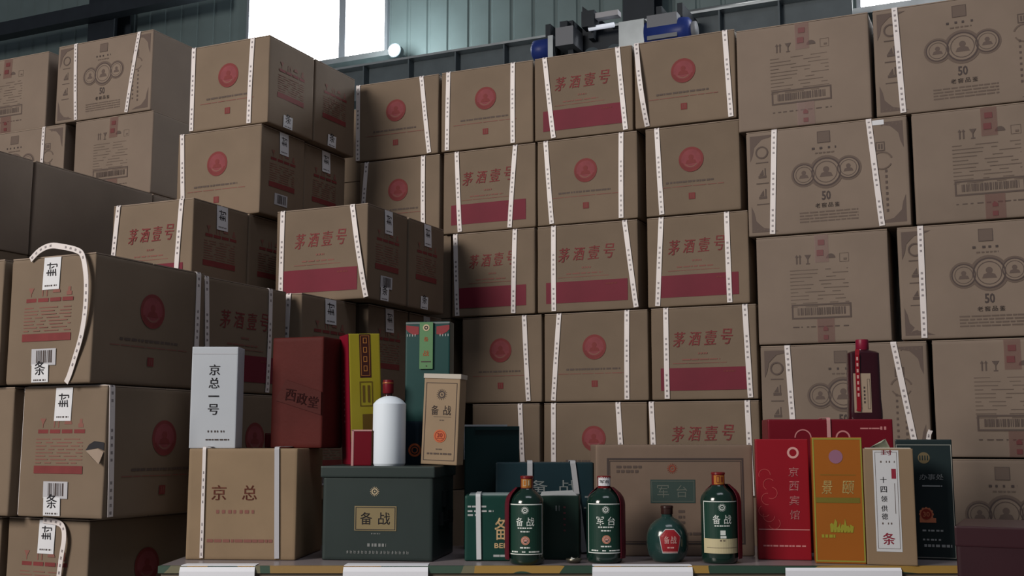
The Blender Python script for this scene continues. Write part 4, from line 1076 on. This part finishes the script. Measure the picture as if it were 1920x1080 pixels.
P2().text('30', 0, .375 * h, .042 * h, None, .015).put('rosette_numeral', f, .0016, MATS['salmon_ink'], rp)
P2().dashes(-.08 * w, .28 * w, .24 * h, .004, 2, (.004, .008), .003).dashes(-.08 * w, .24 * w, .165 * h, .004, 3, (.004, .008), .003).dashes(-.06 * w, .42 * w, .115 * h, .006, 4, (.005, .009), .003).put('fine_print', f, .0006, PALE, r)
rb_ = [Vector((.10 * w, 0, h)), Vector((.115 * w, -.002, h + .012)), Vector((.15 * w, -.004, h + .022))]
ribbon('ribbon_end', rb_, [Vector((0, -1, 0))] * 3, .010, STRAP, r)

# wide red box behind, with a maroon bottle on it
r, fr, w, h = gift('gift_box', 'wide red box with a pink strap lying behind the red and orange boxes', 'gift box', 1449, 1681, 786, 2.865, TZ, .115, -5, DRED, b=.002)
f = fr.front
P2().dashes(.24 * w, .40 * w, .93 * h, .0035, 2, (.006, .02), .001).dashes(.40 * w, .46 * w, .932 * h, .008, 5, (.003, .006), .003).ring(-.22 * w, .86 * h, .018, .021, 14, 0, 180).ring(.10 * w, .86 * h, .014, .018, 14, 0, 180).put('print', f, .0006, MATS['soft_pink_ink'], r)
strap_round(fr, .487, .487, r, .009, m=mat('pink_strap', (.50, .25, .25), .5))
zR = TZ + h
vb = 2.915
s = m_per_px(vb, zR); Hb = z_at(637, vb) - zR; hw = 31 * s
r = empty('liquor_bottle', at_v(1622, vb, zR), YAW - .1, 'maroon square bottle with red cap standing on the wide red box', 'bottle')
def loft(sections, n=28):
    V = []; Fc = []
    for (rx, ry, z, e) in sections:
        for i in range(n):
            a = 2 * math.pi * i / n; c_, s_ = math.cos(a), math.sin(a)
            V.append(Vector((rx * math.copysign(abs(c_) ** (2 / e), c_), ry * math.copysign(abs(s_) ** (2 / e), s_), z)))
    for j in range(len(sections) - 1):
        for i in range(n): Fc.append((j * n + i, j * n + (i + 1) % n, (j + 1) * n + (i + 1) % n, (j + 1) * n + i))
    Fc += [tuple(reversed(range(n))), tuple((len(sections) - 1) * n + i for i in range(n))]
    return V, Fc
dp = hw * .62
V, Fc = loft([(hw * .97, dp, 0, 5), (hw, dp, .004, 5), (hw, dp, .02, 5), (hw * .95, dp * .95, Hb * .25, 5), (hw * .93, dp * .95, Hb * .80, 5), (hw * .93, dp * .95, Hb * .825, 5), (hw * .80, dp * .8, Hb * .845, 4), (hw * .40, dp * .62, Hb * .865, 2.2), (hw * .36, hw * .36, Hb * .90, 2)])
smooth_by_angle(link('body', V, Fc, MATS['maroon_glaze'], r), 30)
o = M3().lathe([(hw * .37, Hb * .865), (hw * .39, Hb * .87), (hw * .385, Hb * .985), (hw * .36, Hb)], 28).build('cap', mat('cap_crimson', (.19, .008, .03), .4), r); smooth_by_angle(o, 40)
bfc = lambda x, y, o: Vector((x, -dp * .955 - o, y))
lb = M3().add([(-.72 * hw, -dp * .955 - .0012, .085 * Hb), (.30 * hw, -dp * .955 - .0012, .085 * Hb), (.30 * hw, -dp * .955 - .0012, .57 * Hb), (-.72 * hw, -dp * .955 - .0012, .57 * Hb)], [(0, 1, 2, 3)]).build('label', mat('aged_cream_label', (.34, .26, .19), .6), r)
q = P2()
for i in range(5): q.rect(-.14 * hw, (.20 + .045 * i) * Hb, -.05 * hw, (.225 + .045 * i) * Hb)
q.frame(.08 * hw, .13 * Hb, .24 * hw, .50 * Hb, .0006); q.put('label_lettering', bfc, .0018, INK, lb)
P = [bfc(-.50 * hw, .10 * Hb + .0, .004), bfc(-.46 * hw, .14 * Hb, .0035), bfc(-.46 * hw, .40 * Hb, .003), bfc(-.47 * hw, .65 * Hb, .003), bfc(-.46 * hw, .80 * Hb, .004), Vector((-.36 * hw, -dp * .55, .87 * Hb))]
ribbon('neck_ribbon', P, [Vector((0, -1, 0))] * 5 + [Vector((0, -.6, .8))], .0105, BRED, r)
q = P2()
for i in range(7): q.rect(-.52 * hw, (.28 + .075 * i) * Hb, -.41 * hw, (.322 + .075 * i) * Hb)
q.put('ribbon_lettering', bfc, .0056, PINKW, r)

# ------------------------------------------------------------------ bottles along the front
GLZ = mat('dark_green_glaze', (0.006, 0.022, 0.016), 0.12, coat=.6)
LBG = mat('green_label', (0.010, 0.040, 0.028), 0.45, var=.05)
LBW = mat('label_white_ink', (.64, .68, .65), .5)
CAPR = mat('cap_dark_red', (.15, .010, .012), .3, coat=.3)
AMB = mat('amber_gold_foil', (.50, .20, .045), .3, metal=.5)
def liquor_bottle(pxc, pxr, ytop, ybase, label, variant, glaze=GLZ, vv=None, group='bottles along the front of the table', turn=0.0, back_shell=(60, .1)):
    vfr = v_at(ybase, TZ) if vv is None else vv
    s = m_per_px(vfr, TZ); R = pxr * s; v = vfr + R
    R = pxr * m_per_px(v, TZ)
    H = z_at(ytop, v) - TZ
    r = lathe_thing('liquor_bottle', label, 'bottle', pxc, v, TZ,
      [('body', [(R * .86, 0), (R * .93, .0015), (R * .98, .006), (R, .014), (R, H * .665), (R * .985, H * .70), (R * .93, H * .735), (R * .80, H * .775), (R * .58, H * .815), (R * .40, H * .84), (R * .32, H * .865), (R * .31, H * .90)], glaze)], group, turn)
    cap = [('cap', [(R * .35, H * .855), (R * .36, H * .86), (R * .36, H * .97), (R * .39, H * .975), (R * .38, H * .995), (R * .33, H)], CAPR)]
    for nm, prof, m in cap: smooth_by_angle(M3().lathe(prof, 32).build(nm, m, r), 40)
    # maroon half shell round the back of the bottle, showing at one side
    o_ = R * back_shell[1]; prof = [(1.03, .01), (1.05, .02), (1.05, H * .665), (1.02, H * .71), (.95, H * .755), (.80, H * .80), (.58, H * .84), (.44, H * .865)]
    V = []; Fc = []; n = 20
    for k, (q, zz) in enumerate(prof):
        for i in range(n + 1):
            an = math.radians(back_shell[0] - 100 + 200 * i / n)
            for th in (0, .0015): V.append(Vector((math.cos(an) * (q * R + th + .001) + o_ * math.cos(math.radians(back_shell[0])), math.sin(an) * (q * R + th + .001) + abs(o_) * .4, zz)))
    w2 = 2 * (n + 1)
    for k in range(len(prof) - 1):
        for i in range(n):
            a = k * w2 + 2 * i
            Fc += [(a + 1, a + 3, a + w2 + 3, a + w2 + 1), (a, a + w2, a + w2 + 2, a + 2)]
        for i in (0, n):
            a = k * w2 + 2 * i; Fc.append((a, a + 1, a + w2 + 1, a + w2))
    for i in range(n):
        a = 2 * i; Fc.append((a, a + 2, a + 3, a + 1)); a += (len(prof) - 1) * w2; Fc.append((a, a + 1, a + 3, a + 2))
    smooth_by_angle(link('back_shell', V, Fc, mat('maroon_back_shell', (.085, .006, .014), .4), r), 40)
    def cf(rad):
        return lambda x, y, o: Vector(((rad + o) * math.sin(x / rad), -(rad + o) * math.cos(x / rad), y))
    f = cf(R); g = cf(R * .36)
    if variant == 'white_tag':
        cl_ = P2().rect(-R * .36, .885 * H, R * .36, .985 * H, 6).put('cap_label', g, .0012, PAPER, r)
        P2().text('军台', 0, .935 * H, .04 * H, .5 * R, .03).put('cap_lettering', g, .0018, BLACK, cl_)
    else:
        cl_ = P2().rect(-R * .30, .865 * H, R * .30, .965 * H, 6).put('cap_label', g, .0010, AMB, r)
        P2().frame(-R * .16, .885 * H, R * .02, .955 * H, .001).rect(.10 * R, .89 * H, .17 * R, .95 * H).put('cap_lettering', g, .0016, CAPR if variant == 'cream' else CREAM, cl_)
    X = R * 1.12; t0, t1 = .115 * H, .685 * H
    lb = P2().rect(-X, t0, X, t1, 16, 2).put('label', f, .0006, LBG, r)
    e = P2(); e.rect(-X, t1 - .0022, X, t1, 16).rect(-X, t0, X, t0 + .0022, 16).rect(-X, t0, -X + .002, t1).rect(X - .002, t0, X, t1); e.put('label_border', f, .0011, LBW, lb)
    big = '军台' if variant == 'white_tag' else '备战'
    p = P2(); sun(p, 0, .615 * H, .048 * H)
    p.text(big[0], -.31 * R, .485 * H, .098 * H, .40 * R, .012).text(big[1], .31 * R, .485 * H, .098 * H, .42 * R, .012)
    p.dashes(-.42 * R, .42 * R, .415 * H, .0028, 3, (.003, .006), .0012)
    p.put('label_lettering', f, .0011, LBW, lb)
    if variant == 'cream':
        P2().rect(-X, t0, X, .275 * H, 16).put('cream_band', f, .0014, mat('cream_label', (.50, .44, .27), .5), lb)
        P2().rect(-.12 * R, .315 * H, .16 * R, .365 * H).rect(-.12 * R, .28 * H, .20 * R, .305 * H).put('label_stamp', f, .0011, LBW, lb)
        P2().dashes(-.15 * R, .15 * R, .255 * H, .003, 2, (.003, .004), .002).rect(-.9 * R, .175 * H, .9 * R, .179 * H, 8).put('band_print', f, .0018, INKM, lb)
    else:
        P2().disc(.02 * R, .275 * H, .05 * H).put('round_stamp', f, .0011, mat('dusty_pink_ink', (.42, .19, .12), .5), lb)
        P2().ring(.02 * R, .275 * H, .026 * H, .034 * H).rect(-.008 * H, .265 * H, .022 * H, .285 * H).put('stamp_figure', f, .0015, PINKW, lb)
        P2().dashes(-.26 * R, .26 * R, .375 * H, .0028, 5, (.003, .006), .001).dashes(-.28 * R, .28 * R, .195 * H, .003, 6, (.004, .008), .001).dashes(-.85 * R, .85 * R, .148 * H, .003, 7, (.01, .02), .0008).put('fine_print', f, .0011, LBW, lb)
    return r
liquor_bottle(988, 33, 892, 1060, 'dark green bottle with gold cap label in front of the green boxes, leftmost bottle', 'gold', turn=-.12, back_shell=(125, .30))
liquor_bottle(1134, 34, 892, 1057, 'dark green bottle with a white tag on its cap, left of the round jug', 'white_tag', back_shell=(55, .10))
liquor_bottle(1350, 34, 885, 1058, 'dark green bottle with cream lower label, right of the round jug', 'cream', back_shell=(55, .26))
# round jug
vj = v_at(1055, TZ); s = m_per_px(vj + .03, TZ); R = 39.5 * s; H = 103 * s
JG = mat('jug_green_glaze', (0.014, 0.040, 0.036), 0.15, coat=.5)
r = lathe_thing('round_jug', 'small round dark green jug with a red shield label, between two bottles', 'bottle', 1252, vj + R * .7, TZ,
  [('body', [(R * .62, 0), (R * .68, .0015), (R * .72, .004), (R * .90, H * .12), (R * .985, H * .25), (R, H * .36), (R * .985, H * .46), (R * .92, H * .56), (R * .78, H * .66), (R * .56, H * .735), (R * .34, H * .775), (R * .27, H * .80), (R * .26, H * .86)], JG),
   ('cap', [(R * .28, H * .845), (R * .29, H * .85), (R * .29, H * .95), (R * .31, H * .955), (R * .30, H * .99), (R * .26, H)], mat('cap_dark_brown', (.030, .012, .010), .3, coat=.3))])
def jf(x, y, o):
    prof = [(0, .66), (.12, .90), (.25, .985), (.36, 1), (.46, .985), (.56, .92), (.66, .78), (.72, .60)]
    t = y / H
    for (a, ra_), (b, rb2) in zip(prof, prof[1:]):
        if a <= t <= b: rr = ra_ + (rb2 - ra_) * (t - a) / (b - a); break
    else: rr = 1
    rr = rr * R + .0012 + o
    return Vector((rr * math.sin(x / R), -rr * math.cos(x / R), y))
def shield(k, y0, y1):
    V2 = P2(); rows_ = []
    n = 10
    for j in range(n + 1):
        t = j / n; y = (y0 + (y1 - y0) * t) * H
        hwid = (.38 + .14 * min(t / .7, 1) - (.52 * max(0, (t - .72) / .28) * .55)) * R * k
        rows_.append((hwid, y))
    for (h0, ya), (h1, yb) in zip(rows_, rows_[1:]):
        for i in range(6):
            a, b = -1 + i / 3, -1 + (i + 1) / 3
            V2.poly([(h0 * a, ya), (h0 * b, ya), (h1 * b, yb), (h1 * a, yb)])
    return V2
sh = shield(1.0, .17, .60).put('label', jf, .0004, PALE, r)
shield(.92, .185, .585).put('label_field', jf, .0010, mat('shield_red', (.26, .014, .020), .45), sh)
P2().text('备', -.16 * R, .41 * H, .13 * H, .24 * R, .02).text('战', .15 * R, .41 * H, .13 * H, .26 * R, .02).rect(-.34 * R, .185 * H, .34 * R, .205 * H, 6).dashes(-.14 * R, .16 * R, .275 * H, .003, 2, (.003, .005), .001).put('label_lettering', jf, .0018, PINKW, sh)
# small dish-shaped bottle cap
pd = at_v(1076, v_at(1056, TZ) + .01, TZ); sdd = m_per_px(2.66, TZ)
r = empty('crumpled_bottle_cap', pd, YAW, 'small crumpled silver cap lying between the two left bottles', 'bottle cap')
R = 15 * sdd
smooth_by_angle(M3().lathe([(R * .45, 0), (R * .75, .001), (R, .007), (R * .97, .009), (R * .70, .005), (R * .3, .004)], 24).build('shell', mat('dull_olive_metal', (.14, .13, .10), .35, metal=.7), r), 50)
M3().add([(-R * .5, -R * .2, .006), (R * .1, -R * .5, .010), (R * .6, -.001, .014), (R * .2, R * .4, .008), (-R * .3, R * .3, .012), (0, 0, .004)], [(0, 1, 5), (1, 2, 5), (2, 3, 5), (3, 4, 5), (4, 0, 5)]).build('foil_liner', mat('bright_foil', (.78, .78, .72), .35, metal=.2), r)

# ------------------------------------------------------------------ right end: boards and the maroon case
p = at_v(1818, 2.66, TZ)
r = empty('board_stack', p, YAW - .1, 'short stack of grey boards at the right end of the table', 'boards')
for i, (dz, mm) in enumerate(((0, STEEL), (.008, DARKST), (.016, STEEL))): M3().box(-.02, .022 - .002 * i, -.06, .05, dz, dz + .0065).build('board', mm, r)
a = math.radians(-26)
vm = 2.33; zt = z_at(986, vm)
c = at_v(1838, vm, 0); rot = YAW + a
wv, dv = .26, .24
cc = c + Vector((math.cos(rot), math.sin(rot), 0)) * (wv / 2) + Vector((-math.sin(rot), math.cos(rot), 0)) * (dv / 2)
MRN = mat('maroon_case_card', (.024, .005, .009), .4, var=.1)
r = empty('gift_case', (cc.x, cc.y, 0), rot, 'large dark maroon case in the lower right corner', 'gift box')
fr = Frame(wv, dv, zt - .012, .001); V, Fc = rbox(fr, .003, 3); link('body', V, Fc, MRN, r, True)
lid(r, fr, .0015, zt - .040, zt, mat('maroon_lid_card', (.030, .008, .012), .35), 'lid')
